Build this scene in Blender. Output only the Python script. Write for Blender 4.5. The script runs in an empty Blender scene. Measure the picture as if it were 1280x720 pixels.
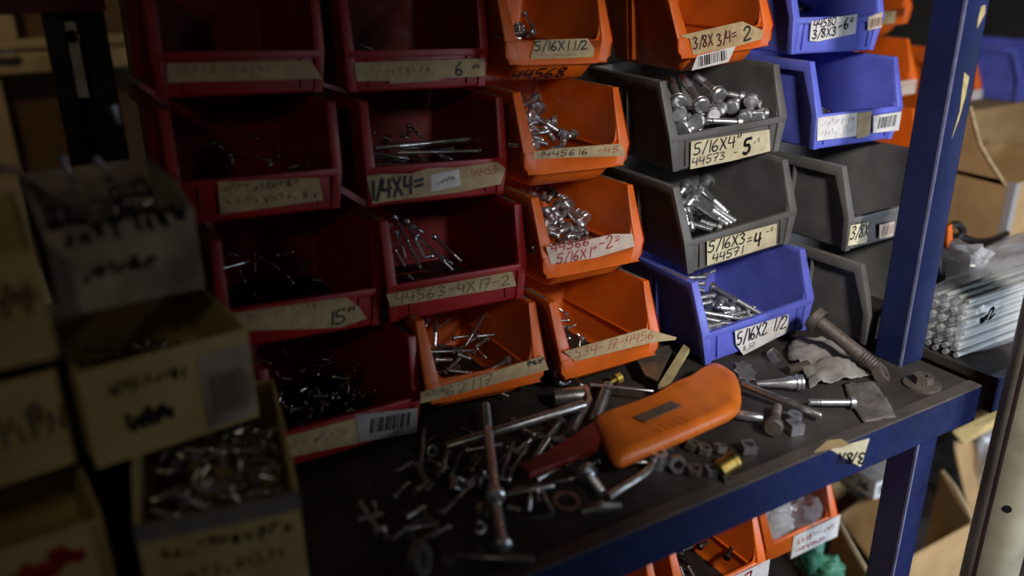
import bpy, bmesh, math, random
from mathutils import Vector, Matrix
random.seed(11)
scene = bpy.context.scene
COL = scene.collection

# ------------------------------------------------------------------ camera
cam_d = bpy.data.cameras.new('camera')
cam = bpy.data.objects.new('camera', cam_d)
COL.objects.link(cam)
R0, R1, R2 = [(0.86,-0.5102,-0.0088),(0.1968,0.3157,0.9282),(0.4708,0.8,-0.3719)]
CL = (0.0,0.0,0.4836)
cam.matrix_world = Matrix(((R0[0], R1[0], -R2[0], CL[0]), (R0[1], R1[1], -R2[1], CL[1]), (R0[2], R1[2], -R2[2], CL[2]), (0, 0, 0, 1)))
cam_d.sensor_width = 36.0
cam_d.lens = 1069.12 / 1280 * 36.0
cam_d.clip_start = 0.02
cam_d.dof.use_dof = True
cam_d.dof.focus_distance = 1.03
cam_d.dof.aperture_fstop = 1.7
scene.camera = cam

# ------------------------------------------------------------------ world, lamps, exposure
w = bpy.data.worlds.new('world'); scene.world = w; w.use_nodes = True
bg = w.node_tree.nodes['Background']
bg.inputs[0].default_value = (0.55, 0.62, 0.85, 1); bg.inputs[1].default_value = 0.008
vs = scene.view_settings
vs.view_transform = 'Standard'; vs.look = 'None'; vs.gamma = 1.0; vs.use_curve_mapping = False
vs.exposure = 0.0

def aim(o, loc, target):
    o.location = loc
    o.rotation_euler = (Vector(target) - Vector(loc)).to_track_quat('-Z', 'Y').to_euler()

def spot(name, loc, target, power, angle, blend, radius, color):
    l = bpy.data.lights.new(name, 'SPOT'); l.energy = power; l.spot_size = math.radians(angle); l.spot_blend = blend
    l.shadow_soft_size = radius; l.color = color
    o = bpy.data.objects.new(name, l); COL.objects.link(o); aim(o, loc, target); return o

def area(name, loc, target, power, sx, sy, color, spread=180):
    l = bpy.data.lights.new(name, 'AREA'); l.energy = power; l.shape = 'RECTANGLE'; l.size = sx; l.size_y = sy; l.color = color; l.spread = math.radians(spread)
    o = bpy.data.objects.new(name, l); COL.objects.link(o); aim(o, loc, target); return o

spot('key_spot', (0.56, -0.29, 0.76), (1.18, 0.62, 0.11), 70.0, 80, 1.0, 0.07, (1.0, 0.95, 0.90))  # unseen key spot, its cone shaped so the light falls off leftwards
spot('side_fill', (1.15, -0.45, 0.95), (0.52, 0.74, 0.20), 1.0, 70, 1.0, 0.05, (1.0, 0.92, 0.84))  # added spot, brightens the back walls of the red bins
area('aisle_fill', (1.75, -0.75, 0.12), (1.15, 0.75, -0.35), 5.0, 0.6, 0.6, (0.75, 0.85, 1.0), 62)  # added soft panel, brightens cartons and pole below the deck
spot('left_fill', (-0.40, -0.20, 0.80), (0.02, 0.74, 0.22), 1.7, 62, 1.0, 0.05, (1.0, 0.84, 0.62))  # added warm spot for the card boxes and the perforated strip
spot('cupboard_lamp', (-0.25, 1.65, 0.95), (0.1, 2.2, 0.22), 5.5, 100, 1.0, 0.05, (1.0, 0.78, 0.5))

# ------------------------------------------------------------------ materials
MATS = {}
def mat(name, color, rough=0.5, metal=0.0, noise=0.0, nscale=40.0, color2=None, bump=0.0, bscale=200.0, alpha=1.0, trans=0.0, spec=0.5, rnoise=0.0, thresh=None, sss=0.0):
    if name in MATS: return MATS[name]
    m = bpy.data.materials.new(name); m.use_nodes = True
    nt = m.node_tree; N = nt.nodes; L = nt.links
    p = N['Principled BSDF']
    p.inputs['Base Color'].default_value = (*color, 1); p.inputs['Roughness'].default_value = rough
    p.inputs['Metallic'].default_value = metal; p.inputs['Specular IOR Level'].default_value = spec
    p.inputs['Alpha'].default_value = alpha; p.inputs['Transmission Weight'].default_value = trans
    if sss:
        p.inputs['Subsurface Weight'].default_value = sss; p.inputs['Subsurface Radius'].default_value = (0.02, 0.008, 0.004)
    tc = N.new('ShaderNodeTexCoord')
    if noise or color2:
        nz = N.new('ShaderNodeTexNoise'); nz.inputs['Scale'].default_value = nscale; nz.inputs['Detail'].default_value = 6
        L.new(tc.outputs['Object'], nz.inputs['Vector'])
        rp = N.new('ShaderNodeValToRGB')
        c2 = color2 or tuple(c * (1 - noise) for c in color)
        lo, hi = thresh or (0.35, 0.68)
        rp.color_ramp.elements[0].position = lo; rp.color_ramp.elements[1].position = hi
        rp.color_ramp.elements[0].color = (*color, 1); rp.color_ramp.elements[1].color = (*c2, 1)
        L.new(nz.outputs['Fac'], rp.inputs['Fac']); L.new(rp.outputs['Color'], p.inputs['Base Color'])
    if rnoise:
        n3 = N.new('ShaderNodeTexNoise'); n3.inputs['Scale'].default_value = 60; L.new(tc.outputs['Object'], n3.inputs['Vector'])
        mr = N.new('ShaderNodeMapRange'); mr.inputs['To Min'].default_value = max(0.05, rough - rnoise); mr.inputs['To Max'].default_value = rough + rnoise
        L.new(n3.outputs['Fac'], mr.inputs['Value']); L.new(mr.outputs['Result'], p.inputs['Roughness'])
    if bump:
        n2 = N.new('ShaderNodeTexNoise'); n2.inputs['Scale'].default_value = bscale; n2.inputs['Detail'].default_value = 4
        L.new(tc.outputs['Object'], n2.inputs['Vector'])
        b = N.new('ShaderNodeBump'); b.inputs['Strength'].default_value = bump; b.inputs['Distance'].default_value = 0.002
        L.new(n2.outputs['Fac'], b.inputs['Height']); L.new(b.outputs['Normal'], p.inputs['Normal'])
    MATS[name] = m
    return m

M = dict(
 orange=mat('orange_plastic', (0.76, 0.135, 0.008), 0.42, noise=0.3, nscale=25, rnoise=0.12, bump=0.1, bscale=90),
 red=mat('red_plastic', (0.36, 0.008, 0.010), 0.45, noise=0.3, nscale=25, rnoise=0.12, bump=0.1, bscale=90),
 blue=mat('blue_plastic', (0.125, 0.15, 0.64), 0.42, noise=0.25, nscale=25, rnoise=0.12, bump=0.1, bscale=90, sss=0.1),
 grey=mat('grey_plastic', (0.125, 0.12, 0.115), 0.5, noise=0.3, nscale=25, rnoise=0.12, bump=0.1, bscale=90),
 dust=mat('dusty_rim', (0.2, 0.17, 0.14), 0.8, noise=0.4, nscale=80),
 tan=mat('tan_tape', (0.50, 0.38, 0.20), 0.6, color2=(0.36, 0.25, 0.12), nscale=70, bump=0.25, bscale=150),
 pale=mat('pale_tape', (0.62, 0.50, 0.42), 0.6, color2=(0.48, 0.36, 0.28), nscale=70, bump=0.25, bscale=150),
 cream=mat('cream_tape', (0.66, 0.60, 0.42), 0.6, color2=(0.50, 0.44, 0.28), nscale=60, bump=0.2, bscale=150),
 white=mat('white_sticker', (0.72, 0.70, 0.68), 0.5, color2=(0.55, 0.52, 0.50), nscale=60, bump=0.15, bscale=150),
 greyed=mat('greyed_sticker', (0.40, 0.36, 0.35), 0.5, color2=(0.28, 0.25, 0.24), nscale=60),
 ink=mat('black_marker', (0.012, 0.011, 0.014), 0.5),
 faint=mat('faded_pencil', (0.19, 0.13, 0.08), 0.7),
 red_ink=mat('red_marker', (0.42, 0.02, 0.02), 0.5),
 redfaint=mat('faded_red_pen', (0.42, 0.13, 0.08), 0.6),
 brown_ink=mat('brown_marker', (0.10, 0.02, 0.025), 0.5),
 bluefaint=mat('faded_blue_pen', (0.3, 0.3, 0.42), 0.6),
 zinc=mat('zinc_steel', (0.78, 0.79, 0.83), 0.30, 0.88, noise=0.35, nscale=120, rnoise=0.1, bump=0.05, bscale=400),
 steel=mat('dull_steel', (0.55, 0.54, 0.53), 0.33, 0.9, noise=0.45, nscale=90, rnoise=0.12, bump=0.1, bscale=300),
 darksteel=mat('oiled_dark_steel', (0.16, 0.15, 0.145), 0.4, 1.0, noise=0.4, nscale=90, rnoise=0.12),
 rust=mat('rusty_steel', (0.15, 0.13, 0.118), 0.6, 0.5, color2=(0.12, 0.085, 0.07), nscale=110, bump=0.3, bscale=250),
 brass=mat('dull_brass', (0.50, 0.36, 0.10), 0.4, 1.0, noise=0.4, nscale=80),
 yellow=mat('yellow_brass_screw', (0.72, 0.56, 0.12), 0.35, 0.6),
 deck=mat('dirty_deck_steel', (0.060, 0.050, 0.045), 0.62, 0.2, color2=(0.024, 0.020, 0.018), nscale=14, rnoise=0.15, bump=0.35, bscale=120),
 edge=mat('worn_edge', (0.11, 0.088, 0.072), 0.6, 0.3, color2=(0.07, 0.06, 0.06), nscale=30, bump=0.2),
 paint=mat('blue_rack_paint', (0.0095, 0.018, 0.088), 0.42, noise=0.35, nscale=10, rnoise=0.12, bump=0.15, bscale=60),
 hilite=mat('painted_highlight', (0.16, 0.17, 0.30), 0.5, noise=0.4, nscale=60),
 chip=mat('bare_primer_chip', (0.50, 0.42, 0.22), 0.7, noise=0.4, nscale=90),
 black=mat('black_paint', (0.012, 0.011, 0.012), 0.5, noise=0.3),
 darkred=mat('dark_red_beam_paint', (0.12, 0.008, 0.006), 0.5, noise=0.3),
 card=mat('brown_cardboard', (0.42, 0.27, 0.12), 0.85, color2=(0.34, 0.21, 0.09), nscale=18, bump=0.2, bscale=90),
 cardedge=mat('torn_cardboard_edge', (0.55, 0.42, 0.25), 0.9, color2=(0.36, 0.25, 0.13), nscale=120, bump=0.5, bscale=160),
 kraft=mat('yellowed_box_card', (0.64, 0.50, 0.22), 0.8, color2=(0.50, 0.36, 0.14), nscale=20, bump=0.15),
 kraftgrey=mat('grey_box_rim', (0.26, 0.24, 0.23), 0.6, noise=0.3),
 kraftwhite=mat('greyed_white_card', (0.56, 0.48, 0.38), 0.8, color2=(0.22, 0.16, 0.13), nscale=18, bump=0.15),
 whitebox=mat('white_box_card', (0.62, 0.62, 0.62), 0.6, noise=0.15),
 film=mat('clear_plastic_film', (0.80, 0.82, 0.86), 0.2, alpha=0.20, bump=1.0, bscale=45, spec=1.0),
 film2=mat('milky_plastic_film', (0.50, 0.50, 0.52), 0.22, alpha=0.62, bump=0.7, bscale=22, spec=0.7),
 rod=mat('pale_rod_metal', (0.34, 0.35, 0.33), 0.5, 0.0, noise=0.2),
 rag=mat('grey_paper_rag', (0.26, 0.24, 0.225), 0.9, color2=(0.13, 0.115, 0.105), nscale=35, bump=0.3),
 scrap=mat('grey_plastic_scrap', (0.085, 0.075, 0.07), 0.4, color2=(0.16, 0.145, 0.13), nscale=50, bump=0.4),
 handle=mat('orange_handle', (0.72, 0.17, 0.012), 0.40, color2=(0.55, 0.12, 0.01), nscale=45, rnoise=0.12),
 hlabel=mat('worn_handle_plate', (0.22, 0.18, 0.13), 0.4, 0.5, color2=(0.12, 0.10, 0.08), nscale=120),
 sheath=mat('dark_red_sheath', (0.22, 0.012, 0.012), 0.5, noise=0.3),
 creamplastic=mat('cream_plastic', (0.55, 0.47, 0.24), 0.5, noise=0.3, nscale=60),
 pole=mat('cream_pole_paint', (0.36, 0.33, 0.24), 0.5, color2=(0.24, 0.21, 0.15), nscale=22, rnoise=0.1),
 poleedge=mat('dark_pole_edge', (0.06, 0.025, 0.02), 0.7, noise=0.4),
 green=mat('green_rubber', (0.05, 0.20, 0.12), 0.55, noise=0.3, nscale=50, bump=0.3),
 oak=mat('pale_wood', (0.52, 0.40, 0.23), 0.6, color2=(0.40, 0.29, 0.15), nscale=12, bump=0.1),
 panel=mat('brown_wood', (0.17, 0.09, 0.035), 0.6, color2=(0.11, 0.055, 0.02), nscale=12),
 strip=mat('pale_steel_strip', (0.78, 0.68, 0.62), 0.5, 0.0, noise=0.3),
 wall=mat('shed_wall', (0.20, 0.19, 0.18), 0.9, noise=0.3, nscale=4, bump=0.2, bscale=30),
 floor=mat('concrete', (0.16, 0.15, 0.14), 0.9, noise=0.35, nscale=6, bump=0.3, bscale=40),
 liner=mat('dark_liner', (0.030, 0.022, 0.018), 0.6, color2=(0.012, 0.010, 0.009), nscale=60, bump=0.3),
 cable=mat('black_cable', (0.012, 0.010, 0.010), 0.45),
)

# ------------------------------------------------------------------ mesh helpers
class MB:
    def __init__(s): s.v = []; s.f = []; s.m = []; s.slots = []
    def slot(s, name):
        if name not in s.slots: s.slots.append(name)
        return s.slots.index(name)
    def add(s, vs_, fs, mt, xf=None):
        b = len(s.v); k = s.slot(mt)
        for q in vs_:
            q = Vector(q); s.v.append(xf @ q if xf else q)
        for f in fs: s.f.append(tuple(b + i for i in f)); s.m.append(k)
    def box(s, a, b, mt, xf=None):
        x0, y0, z0 = a; x1, y1, z1 = b
        s.add([(x0,y0,z0),(x1,y0,z0),(x1,y1,z0),(x0,y1,z0),(x0,y0,z1),(x1,y0,z1),(x1,y1,z1),(x0,y1,z1)],
              [(0,3,2,1),(4,5,6,7),(0,1,5,4),(1,2,6,5),(2,3,7,6),(3,0,4,7)], mt, xf)
    def lathe(s, prof, n, mt, xf=None, phase=0.0):
        vs_ = []; fs = []
        for r, z in prof:
            for i in range(n):
                a = 2 * math.pi * i / n + phase; vs_.append((r * math.cos(a), r * math.sin(a), z))
        for j in range(len(prof) - 1):
            for i in range(n):
                k = (i + 1) % n; fs.append((j*n+i, j*n+k, (j+1)*n+k, (j+1)*n+i))
        if prof[0][0] > 1e-7: fs.append(tuple(range(n))[::-1])
        if prof[-1][0] > 1e-7: fs.append(tuple((len(prof)-1)*n + i for i in range(n)))
        s.add(vs_, fs, mt, xf)
    def ring(s, ri, ro, h, n, mt, xf=None, outer=None):
        o = outer or n; vs_ = []; fs = []
        for z in (0, h):
            for i in range(n):
                a = 2 * math.pi * i / n; ca, sa = math.cos(a), math.sin(a)
                rr = ro
                if outer:
                    seg = 2 * math.pi / outer; t = (a % seg) - seg / 2; rr = ro * math.cos(seg / 2) / math.cos(t)
                vs_.append((ri*ca, ri*sa, z)); vs_.append((rr*ca, rr*sa, z))
        for i in range(n):
            k = (i + 1) % n; a, b, c, d = 2*i, 2*i+1, 2*k+1, 2*k; e = 2*n
            fs += [(a, d, c, b), (a+e, b+e, c+e, d+e), (b, c, c+e, b+e), (d, a, a+e, d+e)]
        s.add(vs_, fs, mt, xf)
    def tube(s, pts, r, n, mt, xf=None, cap=True):
        pts = [Vector(p) for p in pts]; rs = r if isinstance(r, (list, tuple)) else [r] * len(pts)
        vs_ = []; fs = []; up = None
        for i, p in enumerate(pts):
            d = (pts[min(i+1, len(pts)-1)] - pts[max(i-1, 0)]).normalized()
            if up is None: up = d.orthogonal().normalized()
            up = (up - d * up.dot(d)).normalized(); sd = d.cross(up)
            for k in range(n):
                a = 2*math.pi*k/n; vs_.append(p + (up*math.cos(a) + sd*math.sin(a)) * rs[i])
        for j in range(len(pts)-1):
            for i in range(n):
                k = (i+1) % n; fs.append((j*n+i, j*n+k, (j+1)*n+k, (j+1)*n+i))
        if cap: fs += [tuple(range(n))[::-1], tuple((len(pts)-1)*n+i for i in range(n))]
        s.add(vs_, fs, mt, xf)
    def prism(s, poly, z0, z1, mt, xf=None):
        n = len(poly)
        ar = sum(poly[i][0]*poly[(i+1)%n][1] - poly[(i+1)%n][0]*poly[i][1] for i in range(n))
        if ar < 0: poly = poly[::-1]
        s.add([(x, y, z0) for x, y in poly] + [(x, y, z1) for x, y in poly],
              [tuple(range(n))[::-1], tuple(range(n, 2*n))] + [(i, (i+1)%n, n+(i+1)%n, n+i) for i in range(n)], mt, xf)
    def slab(s, quad, th, mt):
        q = [Vector(p) for p in quad]; nrm = Vector((0,0,0))
        for i in range(1, len(q)-1): nrm += (q[i]-q[0]).cross(q[i+1]-q[0])
        nrm = nrm.normalized() * th; n = len(q)
        s.add(q + [p - nrm for p in q], [tuple(range(n)), tuple(range(n, 2*n))[::-1]] + [(i, n+i, n+(i+1)%n, (i+1)%n) for i in range(n)], mt)

WM = {}
def wm(o): return WM.get(o.name, Matrix())
def obj(name, mb, parent=None, world=False, smooth=False, bevel=0.0):
    me = bpy.data.meshes.new(name)
    v = mb.v
    if parent is not None and world:
        inv = wm(parent).inverted(); v = [inv @ Vector(q) for q in v]
    me.from_pydata([tuple(q) for q in v], [], mb.f); me.validate()
    for s_ in mb.slots: me.materials.append(M[s_])
    if len(me.polygons) == len(mb.m): me.polygons.foreach_set('material_index', mb.m)
    bm = bmesh.new(); bm.from_mesh(me)
    if bevel:
        bmesh.ops.remove_doubles(bm, verts=bm.verts, dist=1e-6)
        es = [e for e in bm.edges if len(e.link_faces) == 2 and e.calc_face_angle(0) > 0.6]
        bmesh.ops.bevel(bm, geom=es, offset=bevel, segments=2, profile=0.6, affect='EDGES', clamp_overlap=True)
    bmesh.ops.recalc_face_normals(bm, faces=bm.faces)
    if smooth:
        for f in bm.faces: f.smooth = True
        for e in bm.edges:
            if len(e.link_faces) == 2 and e.calc_face_angle(0) > 0.6: e.smooth = False
    bm.to_mesh(me); bm.free(); me.update()
    o = bpy.data.objects.new(name, me); COL.objects.link(o)
    if parent is not None: o.parent = parent
    WM[o.name] = wm(parent).copy() if parent is not None else Matrix()
    return o
def tag(o, label, cat, group=None, kind=None):
    if label: o['label'] = label
    if cat: o['category'] = cat
    if group: o['group'] = group
    if kind: o['kind'] = kind
    return o
def thing(name, label, cat, mtx=None, group=None):
    o = bpy.data.objects.new(name, None); COL.objects.link(o); o.empty_display_size = 0.02
    mtx = mtx or Matrix(); o.matrix_world = mtx; WM[o.name] = mtx.copy()
    return tag(o, label, cat, group)
def struct(name, mb, parent=None, **k):
    o = obj(name, mb, parent, **k); o['kind'] = 'structure'; return o
def at(p, rz=0.0): return Matrix.Translation(Vector(p)) @ Matrix.Rotation(rz, 4, 'Z')
def along(a, b):
    d = Vector(b) - Vector(a)
    return Matrix.Translation(Vector(a)) @ Vector((0, 0, 1)).rotation_difference(d.normalized()).to_matrix().to_4x4(), d.length

# ------------------------------------------------------------------ handwriting: polyline glyphs, marker strokes as flat ribbons
G = {
 '0': [[(.25,1),(.05,.75),(.03,.3),(.22,0),(.42,.2),(.46,.7),(.25,1)]],
 '1': [[(.28,1),(.22,0)]],
 '2': [[(.05,.78),(.2,1),(.42,.88),(.36,.55),(.05,.02),(.5,.06)]],
 '3': [[(.06,.9),(.25,1),(.42,.82),(.2,.55),(.44,.36),(.3,.03),(.03,.08)]],
 '4': [[(.12,1),(.04,.45),(.48,.5)],[(.42,.95),(.36,0)]],
 '5': [[(.48,1),(.14,.97),(.1,.58),(.36,.55),(.42,.22),(.2,0),(.02,.1)]],
 '6': [[(.38,1),(.1,.55),(.06,.15),(.26,0),(.42,.2),(.3,.45),(.1,.32)]],
 '7': [[(.04,.95),(.48,.98),(.2,0)],[(.14,.5),(.42,.54)]],
 '8': [[(.28,.52),(.08,.78),(.26,1),(.42,.8),(.1,.25),(.22,0),(.44,.2),(.28,.52)]],
 'X': [[(.05,.98),(.45,.02)],[(.45,1),(.03,.0)]],
 '/': [[(.4,1.08),(.06,-.08)]],
 '=': [[(.06,.64),(.46,.68)],[(.06,.34),(.46,.38)]],
 '-': [[(.08,.48),(.42,.52)]],
 '.': [[(.12,.72),(.2,.68)],[(.3,.78),(.38,.74)],[(.14,.45),(.36,.5)]],
 '"': [[(.14,1.05),(.1,.78)],[(.32,1.06),(.28,.8)]],
 ',': [[(.18,.1),(.1,-.12)]],
 'S': [[(.46,.92),(.2,1),(.08,.74),(.4,.4),(.3,.04),(.03,.1)]],
 '+': [[(.06,.5),(.46,.5)],[(.26,.75),(.26,.25)]],
}
def strokes(text, rnd):
    out = []
    if text == '~':
        x = 0
        while x < 6:
            k = rnd.choice((3, 4)); out.append([(x + .12*i + rnd.uniform(-.03,.05), .5 + rnd.uniform(-.5,.5)) for i in range(k)]); x += .12*k + rnd.uniform(.05,.3)
        return out, 6.0
    x = 0.0
    for ch in text:
        if ch == ' ': x += .4; continue
        for st in G[ch]: out.append([(x + px + rnd.uniform(-.015,.015), py + rnd.uniform(-.02,.02)) for px, py in st])
        x += .34 if ch in '1/,"' else .58
    return out, x
def write(mb, text, mt, x0, z0, x1, z1, h, wgt, place, rnd):
    wgt *= 1.3 if text != '~' else 1.0
    # place(u, v, lift) -> 3-D point of the surface
    d = Vector((x1-x0, z1-z0)); ln = d.length; d.normalize(); up = Vector((-d.y, d.x))
    if text == '|':
        t = 0.0
        while t < ln:
            bw = rnd.choice((.0008, .0012, .002, .0028)); a = Vector((x0, z0)) + d*t
            c = [a, a + d*bw, a + d*bw + up*h, a + up*h]
            mb.add([place(q.x, q.y, .0003) for q in c], [(0,1,2,3)], mt); t += bw + rnd.choice((.0008, .0014, .002))
        return
    sts, wd = strokes(text, rnd); sx = ln / wd
    for n, st in enumerate(sts):
        P_ = [Vector((x0, z0)) + d*(px*sx) + up*(py*h) for px, py in st]
        if text != '~': P_ = smooth_line(P_)
        for i in range(len(P_)-1):
            a, b = P_[i], P_[i+1]; e = b - a
            if e.length < 1e-7: continue
            e.normalize(); nn = Vector((-e.y, e.x)) * wgt*.5; ex = e * wgt*.3
            c = [a-ex-nn, b+ex-nn, b+ex+nn, a-ex+nn]; lf = .0003 + .00003*(n % 5)
            mb.add([place(q.x, q.y, lf) for q in c], [(0,1,2,3)], mt)
def smooth_line(P_):
    if len(P_) < 3: return P_
    out = []
    for i in range(len(P_)-1):
        p0, p1, p2, p3 = P_[max(i-1,0)], P_[i], P_[i+1], P_[min(i+2,len(P_)-1)]
        for k in range(3):
            t = k/3; out.append(.5*((2*p1)+(p2-p0)*t+(2*p0-5*p1+4*p2-p3)*t*t+(3*p1-p0-3*p2+p3)*t**3))
    out.append(P_[-1]); return out

# ================================================================== the place
for nm, a, b, mt in (('floor', (-2.5,-2.0,-0.80), (4.0,3.0,-0.76), 'floor'), ('wall_back', (-2.5,2.60,-0.76), (4.0,2.66,2.2), 'wall'), ('wall_right', (3.6,-2.0,-0.76), (3.66,2.6,2.2), 'wall'), ('ceiling', (-2.5,-2.0,2.2), (4.0,2.66,2.26), 'wall')):
    mb = MB(); mb.box(a, b, mt); struct(nm, mb)

# ------------------------------------------------------------------ the blue steel rack
YS = 0.4836
rack = thing('shelving_rack', 'blue painted steel shelving rack carrying the stacks of small parts bins', 'shelving', at((0.2, 0.75, -0.76)))
mb = MB(); mb.box((-0.9, YS+0.012, -0.012), (0.921, 1.0, 0.0), 'deck'); obj('deck', mb, rack, True, bevel=.001)
mb = MB(); mb.box((-0.9, YS, -0.046), (0.921, YS+0.012, 0.001), 'paint'); mb.box((-0.9, YS+0.012, -0.046), (0.921, YS+0.036, -0.043), 'paint'); obj('front_rail', mb, rack, True, bevel=.001)
mb = MB(); mb.box((-0.9, YS-0.0002, -0.001), (0.921, YS+0.016, 0.0016), 'edge'); obj('rail_edge', mb, rack, True, bevel=.0006)
def post(name, x, y, z0, z1, wx, wy, parent):
    mb = MB(); mb.box((x, y, z0), (x+wx, y+wy, z1), 'paint'); o = obj(name, mb, parent, True, bevel=.0018)
    mb = MB(); e = .0024
    mb.prism([(x-.0004, y-.0004), (x+e, y-.0004), (x+.0005, y+.0005), (x-.0004, y+e)], z0, z1, 'hilite'); obj('corner_highlight', mb, o, True)  # highlight along the post corner, put in as a lighter strip
    return o
up = post('post', 0.8828, 0.5644, 0.0, 0.62, 0.042, 0.038, rack)
lo = post('post', 0.8369, YS+0.0125, -0.76, -0.047, 0.037, 0.036, rack)
post('post', -0.82, 0.90, -0.76, 0.62, 0.042, 0.038, rack)
post('post', 0.86, 0.955, -0.76, -0.014, 0.042, 0.038, rack)
post('post', -0.82, YS+0.0125, -0.76, -0.047, 0.037, 0.036, rack)
chips = [[(0.9064,0.5642,0.3086),(0.9017,0.5642,0.3521),(0.912,0.5642,0.3462),(0.9122,0.5642,0.3273),(0.9076,0.5642,0.2997),(0.9008,0.5642,0.2791)], [(0.9091,0.5642,0.4048),(0.9101,0.5642,0.4193),(0.9167,0.5642,0.4207),(0.9194,0.5642,0.4125),(0.9149,0.5642,0.4045),(0.9104,0.5642,0.3966)]]
for c_ in chips:
    mb = MB(); mb.slab([Vector(p) - Vector((0,.0006,0)) for p in c_], -.0005, 'chip'); obj('paint_chip', mb, up, True)
# lower shelf
mb = MB(); mb.box((-0.9, YS, -0.63), (0.921, 1.0, -0.615), 'deck'); obj('deck', mb, rack, True, bevel=.001)
mb = MB(); mb.box((-0.9, YS-0.002, -0.66), (0.921, YS, -0.613), 'paint'); obj('front_rail', mb, rack, True)
# rear upright with its pale perforated strip, and the dark red beam above
ux0, uy, uz = (0.0497,0.96,0.4106); ux1 = (0.1037,0.96,0.4076)[0]
mb = MB(); mb.box((ux0, uy, 0.001), (ux0+.016, uy+.03, .62), 'black'); mb.box((ux1-.022, uy, 0.001), (ux1, uy+.03, .62), 'black'); mb.box((ux0+.016, uy+.022, 0.001), (ux1-.022, uy+.03, .62), 'black'); obj('rear_upright', mb, rack, True)
sx0 = (0.0589,0.965,0.3947)[0]; sx1 = (0.0772,0.965,0.3936)[0]
mb = MB(); zz0 = (0.0649,0.965,0.3456)[2]; zz1 = (0.0711,0.965,0.4187)[2]; hz = (0.072,0.965,0.4045)[2]; hx = (0.072,0.965,0.4045)[0]
ring = [(hx + .0065*math.cos(a*math.pi/6), hz + .0065*math.sin(a*math.pi/6)) for a in range(12)]
def stripface(y, flip):
    vs_ = [(sx0, y, zz0), (sx1, y, zz0), (sx1, y, zz1), (sx0, y, zz1)] + [(a, y, b) for a, b in ring]
    return vs_
# plate around a hole: four corners joined to the ring
vs_ = stripface(uy+.005, 0) + stripface(uy+.0075, 1); fs = []
cor = {0: 2, 3: 3, 6: 0, 9: 1}
def quadset(o_):
    out = []
    seq = [(2, range(0, 4)), (3, range(3, 7)), (0, range(6, 10)), (1, range(9, 13))]
    for ci, rr in seq:
        rr = [4 + (i % 12) for i in rr]
        for i in range(3): out.append((o_+ci, o_+rr[i], o_+rr[i+1]))
    for ci, cj, ri in ((2, 3, 3), (3, 0, 6), (0, 1, 9), (1, 2, 0)): out.append((o_+ci, o_+4+ri, o_+cj))
    return out
fs = quadset(0) + quadset(16)
for a, b in ((0,1),(1,2),(2,3),(3,0)): fs.append((a, b, 16+b, 16+a))
for i in range(12): fs.append((4+i, 4+(i+1)%12, 20+(i+1)%12, 20+i))
mb.add(vs_, fs, 'strip'); o = obj('perforated_strip', mb, rack, True); o['label'] = 'pale steel strip with one round hole'
bz = (0.0612,0.95,0.4281)[2]
mb = MB(); mb.box((-.5, .948, bz), (.105, .956, bz+.05), 'darkred'); obj('beam', mb, rack, True)
# foot washer and nut of the post
fp = Vector((0.863,0.5213,0.0))
mb = MB(); mb.lathe([(.021,0),(.021,.003),(.012,.0045),(.008,.0045)], 24, 'rust', at(fp)); obj('foot_washer', mb, rack, True, smooth=True)
mb = MB(); mb.ring(.005, .0115, .009, 24, 'rust', at(fp + Vector((0,0,.0046))), outer=6); obj('foot_nut', mb, rack, True)
# price tape over the rail edge, written upside down to the viewer
te = [Vector(p) for p in [(0.6398,0.4861,0.0022),(0.6697,0.4944,0.0022),(0.6849,0.4887,0.0022),(0.6838,0.4767,0.0022)]]
tf = [Vector(p) for p in [(0.6612,0.4828,0.0007),(0.7233,0.4828,-0.0061),(0.7165,0.4828,-0.0398)]]
mb = MB(); mb.slab(tf, -.0004, 'cream'); tp = obj('tape', mb, rack, True); tp['label'] = 'cream tape marked 3/8X, upside down'
mb = MB(); mb.slab(te, .0004, 'tan'); obj('tape', mb, rack, True)
a_ = Vector((0.7197,0.4822,-0.0225)); b_ = Vector((0.674,0.4822,-0.0071))
mb = MB(); write(mb, '3/8X', 'ink', 0, 0, (b_-a_).length, 0, .0135, .0018, lambda u, v, l: a_ + (b_-a_).normalized()*u + Vector((0, -l, -v*.97)) , random); obj('marker_writing', mb, tp, True)

rack2 = thing('shelving_rack', 'next blue steel rack, seen right of the black gap in the rail', 'shelving', at((1.5, 0.75, -0.76)))
mb = MB(); mb.box((0.953, YS+0.012, -0.012), (2.3, 1.3, 0.0), 'deck'); obj('deck', mb, rack2, True, bevel=.001)
mb = MB(); mb.box((0.953, YS, -0.046), (2.3, YS+0.012, 0.001), 'paint'); obj('front_rail', mb, rack2, True, bevel=.001)
for x, y in ((2.25, YS+.013), (2.25, 1.25), (.965, 1.25)): 
    mb = MB(); mb.box((x, y, -.76), (x+.042, y+.038, -.0125), 'paint'); obj('post', mb, rack2, True, bevel=.0018)
mb = MB(); mb.box((0.953, YS, -0.63), (2.3, 1.3, -0.615), 'deck'); obj('deck', mb, rack2, True, bevel=.001)

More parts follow.
